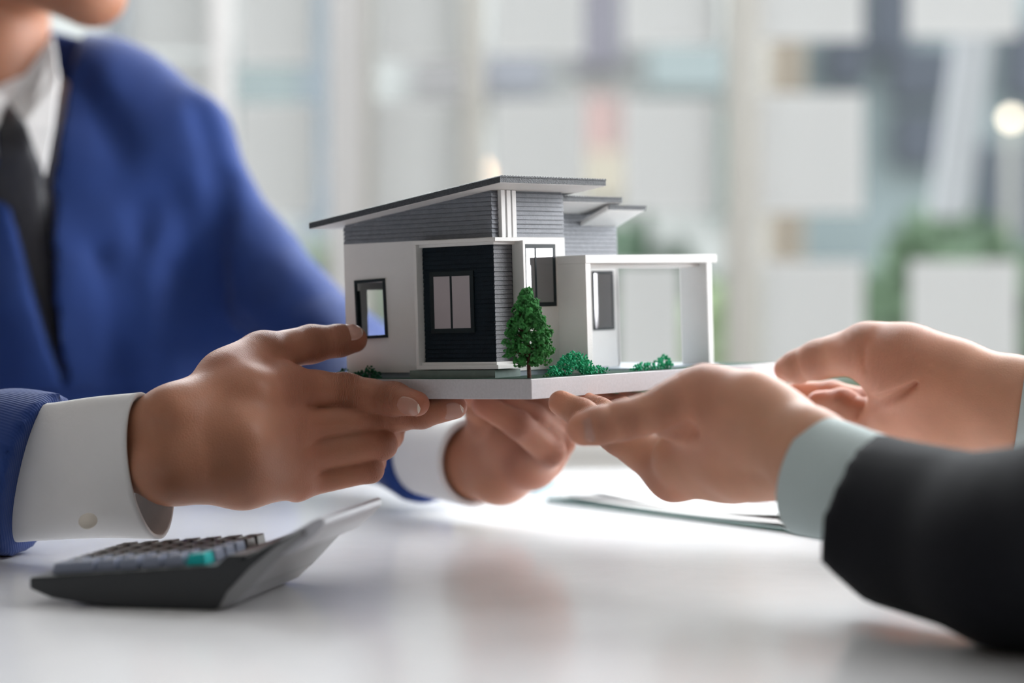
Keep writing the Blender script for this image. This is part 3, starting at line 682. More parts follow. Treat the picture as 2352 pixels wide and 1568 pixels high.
# ---- man in the blue suit
man = empty('person', tuple(P(60, 1100, 2.5))); man.location.z = 0.0
tag(man, 'person in blue suit and charcoal tie, gripping the model from the left', 'person')
def rel(V, root): return V - np.array(root.location)
ML = np.array(man.location)
hand1 = build_hand(
  palm=[[(150, 1030, 1.64, 50), (395, 958, 1.595, 62), (560, 905, 1.625, 58), (648, 893, 1.655, 54)],
        [(150, 1090, 1.64, 50), (395, 1062, 1.590, 64), (540, 1010, 1.605, 62), (655, 982, 1.645, 50)],
        [(395, 1085, 1.595, 60), (540, 1070, 1.61, 62), (668, 1052, 1.645, 46)],
        [(400, 1080, 1.60, 62), (560, 1105, 1.62, 50), (680, 1108, 1.65, 40)],
        [(420, 940, 1.61, 50), (520, 868, 1.64, 52), (590, 822, 1.665, 50)],
        [(470, 960, 1.63, 60), (600, 960, 1.68, 62)], [(470, 1040, 1.63, 60), (620, 1060, 1.68, 50)]],
  fingers=[[(648, 893, 1.655, 54), (725, 896, 1.672, 44.5, 0), (795, 903, 1.682, 46), (850, 911, 1.674, 39.5, 0), (905, 916, 1.664, 38), (958, 927, 1.648, 29)],
           [(655, 982, 1.65, 47), (770, 974, 1.668, 38, 0), (868, 962, 1.680, 38.5), (920, 955, 1.676, 33, 0), (968, 950, 1.672, 33), (1046, 935, 1.660, 27)],
           [(668, 1050, 1.655, 44), (876, 1020, 1.675, 35.5), (892, 1000, 1.715, 33), (910, 968, 1.74, 28)],
           [(680, 1108, 1.66, 38), (850, 1078, 1.675, 30), (856, 1062, 1.705, 28), (872, 1035, 1.73, 24)],
           [(520, 868, 1.64, 50), (612, 812, 1.668, 47), (715, 790, 1.690, 43), (780, 782, 1.700, 36), (813, 779, 1.703, 31)]],
  grooves=[((540, 950, 1.606), (650, 940, 1.640), .0020, .006), ((540, 1038, 1.592), (662, 1020, 1.633), .0018, .006), ((540, 1092, 1.600), (670, 1082, 1.635), .0014, .005)])
HN = np.array([0, -1, 0.0])
# far hand, palm up under the board
hand2 = build_hand(
  palm=[[(955, 1046, 2.01, 48), (1060, 1045, 1.925, 64), (1150, 1060, 1.88, 62), (1240, 1040, 1.84, 48)],
        [(1060, 1085, 1.92, 62), (1150, 1090, 1.88, 56), (1215, 1070, 1.84, 48)], [(1112, 1014, 1.915, 54), (1180, 1000, 1.86, 60), (1262, 1000, 1.83, 44)]],
  fingers=[[(1225, 1070, 1.84, 44), (1262, 1035, 1.80, 36), (1190, 975, 1.775, 32), (1110, 930, 1.77, 27)],
           [(1250, 1050, 1.84, 42), (1284, 1012, 1.82, 36), (1225, 960, 1.80, 32), (1150, 925, 1.79, 27)],
           [(1262, 1020, 1.85, 42), (1292, 985, 1.84, 34), (1250, 945, 1.82, 31), (1190, 915, 1.82, 27)],
           [(1262, 990, 1.86, 38), (1290, 955, 1.87, 32), (1250, 925, 1.86, 28), (1210, 910, 1.85, 25)],
           [(1118, 1000, 1.895, 44), (1108, 950, 1.86, 38), (1090, 915, 1.82, 34), (1075, 895, 1.80, 29)]], h=.0018)
# head and neck
f = Field(P(-420, -640, 2.75), P(330, 420, 2.15) , .004) if False else None
hc = P(-20, -255, 2.47)
lo = hc + np.array([-.16, -.17, -.24]); hi = hc + np.array([.16, .16, .16]); f = Field(lo, hi, .0032)
FD = np.array([.72, -.69, 0.]); SD = np.array([.69, .72, 0.]); UP = np.array([0, 0, 1.])
hp = lambda a, b, c: hc + FD * a + SD * b + UP * c
f.cone(hp(-.03, 0, .02), hp(.02, 0, .025), .083, .078, k=.02)
f.cone(hp(.035, 0, -.02), hp(.045, 0, -.06), .056, .044, k=.03)
chin = P(208, -5, 2.34)
f.cone(hp(.05, 0, -.05), chin, .042, .024, k=.025)
for s in (-1, 1):
    f.cone(hp(-.01, s * .052, -.065), chin + SD * s * .012 + UP * .004, .022, .018, k=.02)
    f.cone(hp(.062, s * .03, -.012), hp(.06, s * .034, -.02), .020, .018, k=.02)         # cheek
    f.groove(hp(.095, s * .03, .012), hp(.092, s * .036, .012), .008, .014)                # eye sockets
    f.cone(hp(.073, s * .031, .012), hp(.073, s * .032, .012), .012, .012, k=.004)         # eyeballs under lids
    f.cone(hp(-.012, s * .083, .012), hp(-.004, s * .080, -.026), .012, .008, k=.006, squash=(SD, .5))  # ears
f.cone(hp(.088, 0, .012), hp(.108, 0, -.024), .008, .013, k=.012)
f.cone(hp(.082, -.018, -.058), hp(.082, .018, -.058), .009, .009, k=.006); f.cone(hp(.078, -.014, -.069), hp(.078, .014, -.069), .010, .010, k=.006)
neck0 = P(-45, -120, 2.50); neck1 = P(-40, 330, 2.50)
f.cone(neck0, neck1, .060, .062, k=.02)
Vh, Qh = f.mesh()
V, Q, A = merge([hand1, hand2, (Vh, Qh, None)])
n1, n2, n3 = len(hand1[0]), len(hand2[0]), len(Vh); rng_ = [(0, n1), (n1, n1 + n2), (n1 + n2, n1 + n2 + n3)]
V, Q, A = strand(V, Q, A, [(P(150, 1060, 1.64), .012), (P(60, 1085, 1.68), .022), (P(-200, 1100, 1.80), .030), (P(-520, 1080, 2.10), .036), (P(-560, 760, 2.35), .036), (P(-460, 350, 2.46), .036), (P(-180, 330, 2.50), .030), (P(-60, 340, 2.50), .030)], rng_[0], rng_[2])
V, Q, A = strand(V, Q, A, [(P(955, 1046, 2.01), .010), (P(880, 990, 2.12), .016), (P(785, 860, 2.32), .028), (P(600, 620, 2.42), .030), (P(425, 345, 2.46), .028), (P(150, 370, 2.52), .028), (P(-20, 340, 2.50), .028)], rng_[1], rng_[2])
body = fast_obj('body', V - ML, Q, M['skin_m'], man, A)
body['label'] = 'bare head, neck and both hands'
hairf = Field(lo + np.array([-.03, -.03, .1]), hi + .05, .006)
hairf.cone(hp(-.035, 0, .035), hp(.02, 0, .045), .088, .080, k=.02)
Xg, Yg, Zg = hairf.grid((slice(0, hairf.n[0]), slice(0, hairf.n[1]), slice(0, hairf.n[2])))
cutp = hp(.055, 0, .03); hairf.D = np.maximum(hairf.D, ((Xg - cutp[0]) * FD[0] + (Yg - cutp[1]) * FD[1] - (Zg - cutp[2]) * .9).astype(np.float32) * .7)
v, q = hairf.mesh(); fast_obj('hair', v - ML, q, M['hair'], man)
# nails
def N1(c1, c2, r, nrm, L, wd, parent=body, root=ML): nail(parent, np.array(c1) - root, np.array(c2) - root, nrm, r, L, wd)
N1(P(956, 927, 1.6485), P(975, 932, 1.6435), RPX(30.5, 1.65), (-.05, -1, -.30), .0082, .80)
N1(P(802, 779, 1.702), P(830, 777, 1.704), RPX(34, 1.70), (.1, -.70, .66), .0082, .80)
N1(P(1047, 935, 1.6605), P(1070, 930, 1.657), RPX(28, 1.66), (.15, -1, -.2), .0072, .78)

# jacket: one field for torso and both arms
lo = np.minimum(P(-560, 60, 2.75), P(-560, 1350, 1.6)); lo = np.array([P(-760, 100, 2.6)[0], P(0, 0, 1.60)[1], ZT - .12]); hi = np.array([P(1040, 0, 2.0)[0], P(0, 0, 2.75)[1], P(0, 60, 2.45)[2] + .02])
f = Field(lo, hi, .0050)
def ch(f, pts, k):
    pts = chainpts(pts)
    for (a, ra), (b, rb) in zip(pts[:-1], pts[1:]): f.cone(a, b, ra, rb, k=k)
tors = [[(280, 430, 2.47, 190), (315, 700, 2.45, 205), (330, 1250, 2.47, 225)], [(40, 440, 2.47, 210), (60, 760, 2.43, 225), (60, 1250, 2.45, 235)], [(-180, 430, 2.47, 190), (-180, 1250, 2.47, 215)],
        [(80, 195, 2.52, 100), (290, 245, 2.49, 96), (425, 318, 2.46, 94)], [(-90, 205, 2.52, 96), (-330, 270, 2.48, 92), (-470, 330, 2.46, 92)], [(70, 190, 2.56, 90), (-100, 190, 2.56, 90)], [(142, 202, 2.51, 84), (230, 228, 2.50, 86)]]
for c in tors: ch(f, c, .05)
armL = [[(425, 325, 2.46, 94), (565, 600, 2.42, 108), (785, 842, 2.32, 128)], [(430, 560, 2.50, 110), (560, 900, 2.46, 130)], [(785, 842, 2.32, 128), (880, 990, 2.12, 108), (1000, 1062, 1.97, 110)]]
armR = [[(-470, 340, 2.46, 100), (-560, 760, 2.35, 115), (-520, 1080, 2.1, 120)], [(-520, 1080, 2.10, 120), (-200, 1100, 1.80, 140), (40, 1088, 1.685, 172), (190, 1078, 1.645, 172)]]
for c in armL + armR: ch(f, c, .022)
Xg, Yg, Zg = f.grid(tuple(slice(0, n) for n in f.n))
# soft wandering folds
fold = (np.sin(Xg * 46 + np.sin(Zg * 17) * 1.6 + Yg * 20) * np.sin(Zg * 21 + Xg * 13 + 1.0)) * .0022 + np.sin((Xg * .8 + Zg * .6) * 95 + np.sin(Yg * 40)) * .0007
f.D += fold.astype(np.float32)
for (a, b, amp, sg) in [((455, 225, 2.42), (505, 400, 2.40), .009, .010), ((505, 400, 2.40), (500, 660, 2.375), .010, .012), ((330, 480, 2.375), (300, 760, 2.37), .008, .014), ((420, 640, 2.375), (490, 980, 2.37), .014, .020),
                        ((190, 190, 2.43), (270, 330, 2.39), .007, .014), ((620, 640, 2.36), (700, 720, 2.32), .008, .012), ((560, 760, 2.36), (740, 800, 2.27), .009, .014), ((220, 600, 2.36), (270, 900, 2.35), .007, .014),
                        ((380, 700, 2.37), (370, 900, 2.36), .005, .012), ((640, 900, 2.32), (780, 880, 2.24), .008, .012)]:
    f.groove(P(*a), P(*b), amp, sg)
# cut the sleeve ends
def cut(f, p, nrm, rad):
    p = np.array(p); nrm = np.array(nrm) / np.linalg.norm(nrm); sl = f.sub(p - rad, p + rad); X_, Y_, Z_ = f.grid(sl)
    pl = (X_ - p[0]) * nrm[0] + (Y_ - p[1]) * nrm[1] + (Z_ - p[2]) * nrm[2]; near = np.sqrt((X_ - p[0]) ** 2 + (Y_ - p[1]) ** 2 + (Z_ - p[2]) ** 2) < rad
    f.D[sl] = np.where(near, np.maximum(f.D[sl], pl.astype(np.float32)), f.D[sl])
dR = P(120, 1075, 1.655) - P(-200, 1100, 1.80)
cut(f, P(100, 1088, 1.68), np.array([1.0, -.25, -.34]), .11)
dL = P(950, 1050, 2.0) - P(860, 1000, 2.12); cut(f, P(968, 1055, 1.99), dL, .09)
# V opening between the lapels, carved into the chest front
tipV = P(150, 930, 2.2)
def plane_side(p, q):   # signed distance in the x-z plane to line p->q, positive to its right
    d = np.array([q[0] - p[0], q[2] - p[2]]); d /= np.linalg.norm(d); return (Xg - p[0]) * -d[1] + (Zg - p[2]) * d[0]
R1 = P(128, 60, 2.35); R2 = P(96, 420, 2.32); R3 = P(150, 905, 2.32); Lp0 = P(-190, 120, 2.35); Lp1 = P(-40, 400, 2.28)
sr = np.where(Zg > R2[2], plane_side(R1, R2), plane_side(R2, R3)); sl_ = np.where(Zg > Lp1[2], plane_side(Lp0, Lp1), plane_side(Lp1, R3))
front = Yg - P(0, 0, 2.50)[1]
wedge = np.maximum(np.maximum(sr, -sl_), front)          # <0 inside the opening
wedge = np.where(Zg < R3[2], 1.0, wedge)
# lapels stand proud beside the opening
lap = np.exp(-(np.clip(sr, 0, 1) / .045) ** 4) * (sr > 0) * (front < 0) * (Zg > R3[2]) + np.exp(-(np.clip(-sl_, 0, 1) / .045) ** 4) * (sl_ < 0) * (front < 0) * (Zg > R3[2])
f.D -= (lap * .006).astype(np.float32)
f.D = np.maximum(f.D, -wedge.astype(np.float32))
v, q = f.mesh(); jk = fast_obj('jacket', v - ML, q, M['suit'], man)
# shirt body and collar
f = Field(np.array([P(-300, 0, 2.4)[0], P(0, 0, 2.2)[1], P(0, 1100, 2.4)[2]]), np.array([P(300, 0, 2.4)[0], P(0, 0, 2.75)[1], P(0, 80, 2.4)[2]]), .004)
ch(f, [(40, 440, 2.485, 190), (60, 760, 2.47, 205), (60, 1100, 2.47, 210)], .05); ch(f, [(-160, 330, 2.5, 100), (0, 260, 2.5, 110), (160, 330, 2.5, 100)], .05)
v, q = f.mesh(); fast_obj('shirt', v - ML, q, M['shirt'], man)
def plate(name, pts, m, parent, th=.003, root=None, bevel=.0008):
    pts = [np.array(p) - (root if root is not None else 0) for p in pts]; n = np.cross(pts[1] - pts[0], pts[2] - pts[0]); n /= np.linalg.norm(n)
    return MB().prism([p for p in pts], [p + n * th for p in pts]).build(name, m, parent, bevel=bevel)
# collar: a standing band round the neck and two wings
cb = [P(-40, 150, 2.50), P(-28, 232, 2.475)]
rings = []
for zz, rr, dz in ((0, .063, 0), (0, .066, 0), (1, .071, 0), (1, .0675, 0)):
    ring = []
    for i in range(40):
        a = 2 * math.pi * i / 40; c = cb[zz] - ML; tilt = -.022 * math.cos(a + .9) if zz == 0 else -.020 * math.cos(a + .9)
        ring.append(c + np.array([math.cos(a) * rr, math.sin(a) * rr, 0]) + np.array([0, 0, -.0]) + np.array([0, 0, .030 * math.sin(a) if zz == 0 else .018 * math.sin(a)]))
    rings.append(ring)
rings.append(rings[0]); MB().ring_tube(rings, cap=False).build('collar', M['shirt'], man, smooth=True)
plate('collar_wing', [P(124, 86, 2.405), P(20, 236, 2.365), P(62, 288, 2.335), P(104, 405, 2.32), P(122, 300, 2.34), P(138, 180, 2.38)], M['shirt'], man, root=ML)
plate('collar_wing', [P(18, 238, 2.385), P(-90, 110, 2.44), P(-130, 230, 2.40), P(-60, 380, 2.325), P(-5, 290, 2.345)], M['shirt'], man, root=ML)
# tie: knot and blade
def strip(name, rows, m, parent, root, th=.004):
    rr = []
    for (a, b, py, d, bulge) in rows:
        ring = []
        for i in range(20):
            t = 2 * math.pi * i / 20; px = (a + b) / 2 + (b - a) / 2 * math.cos(t); ring.append(P(px, py, d) - root + np.array([0, -1, 0]) * (math.sin(t)) * (bulge))
        rr.append(ring)
    return MB().ring_tube(rr).build(name, m, parent, smooth=True)
strip('necktie', [(14, 34, 236, 2.387, .006), (-6, 66, 258, 2.377, .012), (-12, 84, 290, 2.362, .018), (-8, 92, 335, 2.352, .018), (-6, 92, 372, 2.352, .010), (-16, 98, 400, 2.357, .009), (-34, 112, 480, 2.371, .010), (-50, 126, 620, 2.356, .011), (-50, 134, 760, 2.346, .011), (-40, 142, 900, 2.346, .010), (-20, 150, 1000, 2.356, .008)], M['tie'], man, ML)
# cuffs
o = tube('shirt_cuff', [(P(20, 1090, 1.672) - ML, RPX(158, 1.67)), (P(150, 1080, 1.645) - ML, RPX(160, 1.645)), (P(345, 1068, 1.598) - ML, RPX(171, 1.6))], M['shirt'], man, wr=.010, seed=3, squ=.42, frame=(-.20, -.0, 1), lip=.0025, tuck=.03)
o = tube('shirt_cuff', [(P(900, 1012, 2.08) - ML, RPX(84, 2.08)), (P(965, 1045, 2.00) - ML, RPX(90, 2.00)), (P(1088, 1062, 1.90) - ML, RPX(103, 1.90))], M['shirt'], man, wr=.012, seed=5, frame=(-.1, 0, 1), squ=.85)
bmm = bmesh.new(); bmesh.ops.create_uvsphere(bmm, u_segments=20, v_segments=10, radius=.0055); me = bpy.data.meshes.new('cuff_button'); bmm.to_mesh(me); bmm.free(); me.materials.append(M['cbutton']); 
bo = link(bpy.data.objects.new('cuff_button', me), man); bo.scale = (1, .35, 1); bo.location = P(202, 1196, 1.585) - ML; bo.rotation_euler = (-.7, 0, 0)

# ---- person in black on the right
wom = empty('person', tuple(P(2900, 1100, 1.55))); wom.location.z = 0; WL = np.array(wom.location)
tag(wom, 'person in black jacket with pale mint cuffs, holding the model from the right', 'person')
handA = build_hand(
  palm=[[(2080, 1120, 1.38, 72), (1860, 1035, 1.435, 84), (1720, 955, 1.47, 92), (1620, 935, 1.49, 82), (1540, 945, 1.50, 58)],
        [(1860, 1050, 1.44, 80), (1700, 1050, 1.49, 80), (1560, 1050, 1.53, 62)],
        [(1850, 1065, 1.45, 70), (1680, 1075, 1.52, 66), (1545, 1092, 1.55, 54)],
        [(1800, 1000, 1.47, 90), (1640, 1000, 1.54, 80), (1560, 1010, 1.58, 60)], [(1820, 1040, 1.47, 80), (1650, 1040, 1.56, 70)]],
  fingers=[[(1620, 930, 1.485, 78), (1540, 942, 1.485, 58), (1430, 965, 1.48, 45), (1375, 977, 1.478, 44), (1341, 984, 1.476, 41)],
           [(1550, 1090, 1.55, 52), (1420, 1000, 1.575, 42), (1335, 950, 1.590, 34), (1288, 925, 1.600, 29)],
           [(1560, 1060, 1.59, 48), (1450, 985, 1.63, 38), (1375, 945, 1.64, 32), (1345, 926, 1.65, 27)],
           [(1570, 1030, 1.63, 44), (1480, 970, 1.68, 36), (1420, 938, 1.69, 30), (1385, 922, 1.70, 26)],
           [(1590, 1000, 1.66, 40), (1520, 955, 1.70, 32), (1465, 930, 1.73, 27), (1435, 920, 1.74, 23)]],
  grooves=[((1470, 1012, 1.493), (1530, 1002, 1.482), (1585, 985, 1.470), .0065, .0048), ((1640, 1030, 1.43), (1780, 1060, 1.40), .0015, .012), ((1580, 1090, 1.48), (1760, 1095, 1.44), .0012, .006)])
handB = build_hand(
  palm=[[(2480, 945, 1.70, 84), (2330, 928, 1.715, 98), (2180, 880, 1.735, 95), (2080, 845, 1.745, 90), (2010, 815, 1.755, 66)],
        [(2330, 940, 1.72, 95), (2180, 950, 1.745, 90), (2060, 950, 1.765, 70)], [(2330, 950, 1.725, 85), (2200, 1000, 1.755, 70), (2080, 990, 1.78, 56)],
        [(2200, 900, 1.755, 85), (2070, 915, 1.79, 60)]],
  fingers=[[(2060, 830, 1.75, 82), (1985, 802, 1.76, 57), (1880, 826, 1.785, 45), (1830, 842, 1.795, 37), (1806, 848, 1.80, 29)],
           [(2060, 930, 1.79, 48), (1990, 930, 1.80, 38), (1910, 910, 1.82, 35), (1830, 905, 1.83, 29)],
           [(2060, 965, 1.79, 46), (1990, 955, 1.795, 36), (1935, 925, 1.79, 33), (1880, 925, 1.80, 28)],
           [(2060, 995, 1.79, 42), (2000, 980, 1.79, 33), (1965, 945, 1.785, 30), (1925, 945, 1.79, 26)],
           [(2080, 1020, 1.78, 36), (2030, 1005, 1.78, 29), (2000, 975, 1.775, 27), (1975, 965, 1.78, 24)]],
  grooves=[((1985, 932, 1.755), (2010, 925, 1.738), (2060, 905, 1.722), (2105, 880, 1.716), (2140, 850, 1.7135), .0045, .0036), ((2262, 870, 1.6985), (2272, 965, 1.696), .0006, .003), ((1975, 760, 1.735), (1990, 845, 1.735), .0016, .003), ((1884, 795, 1.760), (1896, 860, 1.762), .0016, .0028)], h=.0014)
d1 = P(2352, 1262, 1.27) - P(1960, 1170, 1.395); d1 = d1 / np.linalg.norm(d1)
el1 = P(2352, 1262, 1.27) + d1 * .13 + np.array([0, 0, .05]); sh1 = np.array([.80, 1.12, ZT + .36]); sh2 = np.array([.84, 1.46, ZT + .36])
s2 = P(2450, 985, 1.73); el2 = s2 + np.array([.20, .04, -.02])
f = Field((.62, 1.1, ZT + .30), (1.05, 1.5, ZT + .80), .006)
f.cone((.86, 1.28, ZT + .38), (.84, 1.28, ZT + .52), .05, .05, k=.02); f.cone((.83, 1.28, ZT + .62), (.85, 1.28, ZT + .66), .075, .08, k=.02); f.cone((.79, 1.28, ZT + .60), (.785, 1.28, ZT + .545), .045, .024, k=.03)
f.cone((.765, 1.28, ZT + .61), (.745, 1.28, ZT + .595), .007, .011, k=.01)
Vw, Qw = f.mesh()
V, Q, A = merge([handA, handB, (Vw, Qw, None)])
n1, n2, n3 = len(handA[0]), len(handB[0]), len(Vw); rng_ = [(0, n1), (n1, n1 + n2), (n1 + n2, n1 + n2 + n3)]
V, Q, A = strand(V, Q, A, [(P(2080, 1120, 1.38), .010), (P(2250, 1200, 1.31), .024), (P(2352, 1262, 1.27), .028), (el1, .032), (sh1 * .6 + el1 * .4, .034), (sh1, .034), ((.85, 1.22, ZT + .36), .03)], rng_[0], rng_[2])
V, Q, A = strand(V, Q, A, [(P(2480, 945, 1.70), .010), (s2 * .5 + el2 * .5, .020), (el2, .030), (sh2 * .5 + el2 * .5, .034), (sh2, .034), ((.85, 1.34, ZT + .36), .03)], rng_[1], rng_[2])
wb_ = fast_obj('body', V - WL, Q, M['skin_w'], wom, A); wb_['label'] = 'bare hands and wrists'
def N2(c1, c2, r, nrm, L, wd): nail(wb_, np.array(c1) - WL, np.array(c2) - WL, nrm, r, L, wd)
N2(P(1352, 982, 1.477), P(1325, 987, 1.475), RPX(43.5, 1.476), (-.25, -1, -.12), .0085, .70)
# jacket of the person in black: two sleeves, shoulders and torso beyond the frame
f = Field(np.array([P(1860, 0, 1.3)[0], P(0, 0, .98)[1], ZT - .10]), np.array([1.12, P(0, 0, 2.05)[1], ZT + .50]), .006)
f.cone(P(1900, 1162, 1.41), P(2352, 1275, 1.27), RPX(190, 1.40), RPX(205, 1.27), k=.01); f.cone(P(2352, 1262, 1.27), el1, RPX(212, 1.27), .052, k=.02)
f.cone(el1, sh1, .050, .055, k=.03)
f.cone(s2, el2, RPX(140, 1.73), .055, k=.02); f.cone(el2, sh2, .055, .058, k=.03)
for yy in (1.18, 1.28, 1.38): f.cone((.84, yy, ZT + .34), (.87, yy, ZT - .10), .085, .10, k=.05)
f.cone(sh1, sh2, .055, .055, k=.05)
Xg, Yg, Zg = f.grid(tuple(slice(0, n) for n in f.n))
f.D += (np.sin(Xg * 50 + Zg * 30) * np.sin(Zg * 36 + Yg * 25) * .0012).astype(np.float32)
cut(f, P(1975, 1175, 1.39), np.array([-1, .55, .28]), .085)
cut(f, P(1930, 1330, 1.39), np.array([-.8, 0, -.9]), .05)
cut(f, s2, (-1, 0, 0), .08)
v, q = f.mesh(); bj = fast_obj('jacket', v - WL, q, M['bjacket'], wom)
f = Field((.70, 1.1, ZT + .30), (1.10, 1.48, ZT + .84), .006)
f.cone((.86, 1.28, ZT + .69), (.90, 1.28, ZT + .60), .092, .085, k=.02); f.cone((.91, 1.28, ZT + .60), (.93, 1.28, ZT + .42), .075, .05, k=.02)
v, q = f.mesh(); fast_obj('hair', v - WL, q, M['hair'], wom)
tube('shirt_cuff', [(P(2080, 1150, 1.36) - WL, RPX(136, 1.36)), (P(1960, 1120, 1.395) - WL, RPX(138, 1.395)), (P(1868, 1092, 1.425) - WL, RPX(142, 1.425))], M['mintshirt'], wom, wr=.012, seed=8, frame=(.42, 0, 1), squ=.72, lip=.0022, tuck=.03)
tube('shirt_cuff', [(P(2500, 960, 1.705) - WL, RPX(116, 1.71)), (P(2342, 938, 1.715) - WL, RPX(126, 1.715))], M['mintshirt'], wom, wr=.010, seed=9, squ=.95, lip=.0022, tuck=.03)
for (px, py, d) in ((2043, 1338, 1.343), (2120, 1362, 1.318)):
    mb = MB(); rr = []
    for (z, r) in ((0, .0055), (.0008, .0075), (.0020, .0076), (.0024, .0066), (.0018, .0058), (.0012, .002)):
        rr.append([(r * math.cos(t), -z, r * math.sin(t)) for t in np.linspace(0, 2 * math.pi, 24, False)])
    b = mb.ring_tube(rr).build('button', M['button'], bj, smooth=True); b.location = P(px, py, d) - WL; b.rotation_euler = (.5, 0, -.1)

# ------------------------------------------------------------------ calculator
A0 = P(505, 1405, 1110 / (1405 - HOR)); A0[2] = ZT
dl = np.array([-.977, .21, 0]); dl /= np.linalg.norm(dl)       # from the near corner to the keypad end
dwv = np.array([.21, .977, 0]); dwv /= np.linalg.norm(dwv)
calc = empty('calculator', tuple(A0)); tag(calc, 'black desk calculator with raised display on the white table', 'calculator')
calc.rotation_euler = (0, 0, math.atan2(-dl[1], -dl[0]))   # local +x runs towards the display, +y away from camera
LN, WD = .102, .115
def prof_body():
    top = [(-LN - .002, .0145), (-LN * .5, .0190), (0, .0235), (.014, .0278), (.030, .0365), (.0445, .0430)]
    bot = [(.0425, .0375), (.030, .0270), (.016, .0120), (.006, .0030), (-.004, .0), (-LN + .040, .0), (-LN + .010, .0040), (-LN - .002, .0085)]
    return top + bot
pf = prof_body()
def extr(pf, y0, y1): return [(x, y0, z) for x, z in pf], [(x, y1, z) for x, z in pf]
MB().prism(*extr(pf, 0.0, WD)).build('case', M['calc'], calc, smooth=False, bevel=.0012)
sh = [(.0460, .0400), (.0315, .0285), (.0170, .0130), (.0065, .0030), (-.003, -.0006 + .0006), (-.003, .0012), (.0040, .0060), (.013, .0150), (.026, .0285), (.0420, .0405)]
MB().prism(*extr(sh, .0015, WD - .0015)).build('back_shell', M['calcg'], calc, bevel=.0008)
sd = [(.0435, .0425), (.0460, .0400), (.032, .0285), (.018, .0135), (.0085, .0045), (-.001, .0006), (.004, .0100), (.016, .0225), (.030, .0340)]
MB().prism(*extr(sd, -.0006, .0015)).build('side_cover', M['calcg'], calc, bevel=.0003)
dsp = [(.012, .0266), (.0400, .0420), (.0490, .0475), (.0530, .0490), (.0552, .0478), (.0548, .0445), (.0500, .0395), (.040, .0310), (.020, .0250)]
MB().prism(*extr(dsp, .002, WD - .002)).build('display_hood', M['calch'], calc, bevel=.0010)
sc_ = [(.0165, .0292), (.0435, .0436), (.0432, .0444), (.0161, .0300)]
MB().prism(*extr(sc_, .014, WD - .014)).build('screen', M['lcd'], calc)
br = [(-.004, .0215), (.010, .0250), (.0135, .0290), (.004, .0285)]
MB().prism(*extr(br, .0, WD)).build('display_ridge', M['calc'], calc, bevel=.0008)
for fy in (.012, WD - .022):
    for fx in (-LN + .044, -.014): MB().box(fx, fx + .01, fy, fy + .01, -.0006 + .0006, .0012).build('foot', M['calc'], calc)
sl = (.0235 - .0145) / (LN + .002)
def key(x0, x1, y0, y1, m, up=.0058):
    z = lambda x: .0145 + (x + LN + .002) * sl
    b = [(x0, y0, z(x0)), (x1, y0, z(x1)), (x1, y1, z(x1)), (x0, y1, z(x0))]; i = .0010
    t = [(x0 + i, y0 + i, z(x0) + up), (x1 - i, y0 + i, z(x1) + up), (x1 - i, y1 - i, z(x1) + up), (x0 + i, y1 - i, z(x0) + up)]
    o = MB().prism(b, t).build('key', M[m], calc, bevel=.0005)
    cx, cy = (x0 + x1) / 2, (y0 + y1) / 2; zz = z(cx) + up + .0002
    l = MB(); l.prism([(cx - .0022, cy - .0004, zz - .0003), (cx + .0022, cy - .0004, zz - .0003 + .0044 * sl), (cx + .0022, cy + .0004, zz - .0003 + .0044 * sl), (cx - .0022, cy + .0004, zz - .0003)],
                      [(cx - .0022, cy - .0004, zz), (cx + .0022, cy - .0004, zz + .0044 * sl), (cx + .0022, cy + .0004, zz + .0044 * sl), (cx - .0022, cy + .0004, zz)])
    l.build('legend', M['keyp'], o)
nx, ny = 7, 6; pxk = (LN - .016) / nx; pyk = (WD - .011) / ny
for j in range(ny):
    for i in range(nx):
        x0 = -LN + .008 + i * pxk; y0 = .006 + j * pyk
        if j == 0 and i == 1: continue
        x1 = x0 + pxk * (1.9 if (j == 0 and i == 0) else .86)
        key(x0, x1, y0, y0 + pyk * .82, 'keyt' if (j == 0 and i == nx - 1) else ('keyg' if j < 2 or i == 6 and j < 4 else 'keyd'))

# ------------------------------------------------------------------ clipboard, papers, pens
c0 = P(1255, 1152, 1110 / (1152 - HOR)); c1 = P(1890, 1235, 1110 / (1235 - HOR)); c0[2] = c1[2] = ZT
ed = c1 - c0; LE = np.linalg.norm(ed); ed /= LE; pe = np.array([-ed[1], ed[0], 0.])
cb_ = empty('clipboard', tuple(c0)); tag(cb_, 'dark green clipboard lying under papers behind the near right hand', 'clipboard')
def bl(mb_, a0, a1, b0, b1, z0, z1): 
    q = [ed * a + pe * b for a, b in ((a0, b0), (a1, b0), (a1, b1), (a0, b1))]
    return mb_.prism([(p[0], p[1], z0) for p in q], [(p[0], p[1], z1) for p in q])
bl(MB(), 0, LE, 0, .225, 0.0, .003).build('board', M['clip'], cb_, bevel=.0006)
bl(MB(), LE * .80, LE * .86, .07, .16, .003, .011).build('clip', M['chrome'], cb_, bevel=.001)
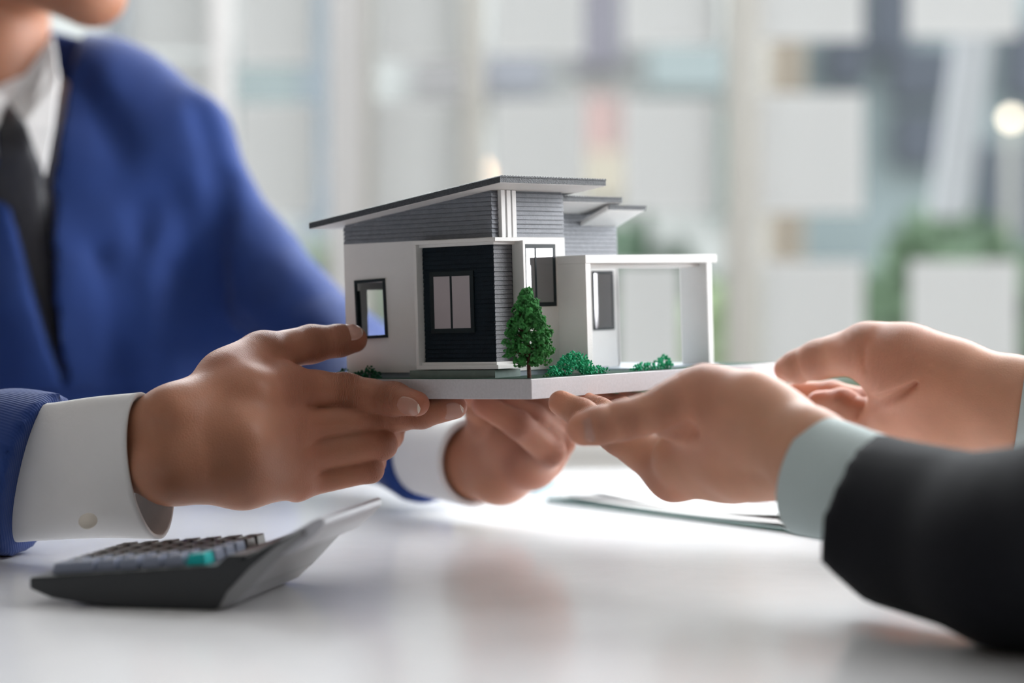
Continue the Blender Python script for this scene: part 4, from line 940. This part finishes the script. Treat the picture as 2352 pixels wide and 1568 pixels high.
def sheet(name, a0, a1, b0, b1, z, curl, lab, ang=0.0):
    v = []; f = []; n, m_ = 14, 8
    for lay in (0, .0004):
        for i in range(n + 1):
            for j in range(m_ + 1):
                s = i / n; t = j / m_; a = a0 + (a1 - a0) * s; b = b0 + (b1 - b0) * t; zz = z + lay + curl * (abs(s - .5) * 2) ** 2 * (1 - t) ** 2
                ca, sa = math.cos(ang), math.sin(ang); aa = a * ca - b * sa; b2_ = a * sa + b * ca; p = c0 + ed * aa + pe * b2_; v.append((p[0], p[1], ZT + zz))
    N = (n + 1) * (m_ + 1)
    for i in range(n):
        for j in range(m_):
            p = i * (m_ + 1) + j; f += [(p, p + 1, p + m_ + 2, p + m_ + 1), (N + p, N + p + m_ + 1, N + p + m_ + 2, N + p + 1)]
    return tag(obj(name, v, f, M['paper'], smooth=True), lab, 'paper', 'loose papers on the clipboard')
sheet('document', .004, LE - .004, .004, .205, .0036, .003, 'white sheet lowest on the dark green clipboard')
sheet('document', .012, LE - .01, .012, .210, .0050, .009, 'curling white sheet uppermost on the clipboard', .03)
def pen(px0, py0, px1, py1, d0, d1, m, lab, z=.0):
    a = P(px0, py0, d0); b = P(px1, py1, d1); a[2] = b[2] = ZT + z + .0045; d = b - a; L = np.linalg.norm(d); d /= L; s = np.cross(d, [0, 0, 1]); u = np.cross(s, d)
    e = empty('pen', tuple(a)); tag(e, lab, 'pen')
    def seg(t0, t1, r0, r1, nm, mm): MB().ring_tube([[d * L * t + (s * math.cos(q) + u * math.sin(q)) * r for q in np.linspace(0, 2 * math.pi, 16, False)] for t, r in ((t0, r0), (t1, r1))]).build(nm, mm, e, smooth=True)
    seg(.12, 1, .0042, .0042, 'barrel', m); seg(0, .12, .0008, .004, 'tip', M['chrome']); MB().box(0, .001, 0, .001, 0, .001).build('clip', M['chrome'], e) if False else None
pen(1690, 1148, 1850, 1160, 2.07, 2.02, M['blue'], 'grey blue pen lying on the papers beside the mint cuff', .0120)
pen(1215, 1120, 1262, 1092, 2.17, 2.26, mat('teal_pen_barrel', (0.02, .22, .28), .3), 'teal pen on the table behind the far hand', 0)
bpy.context.view_layer.update()
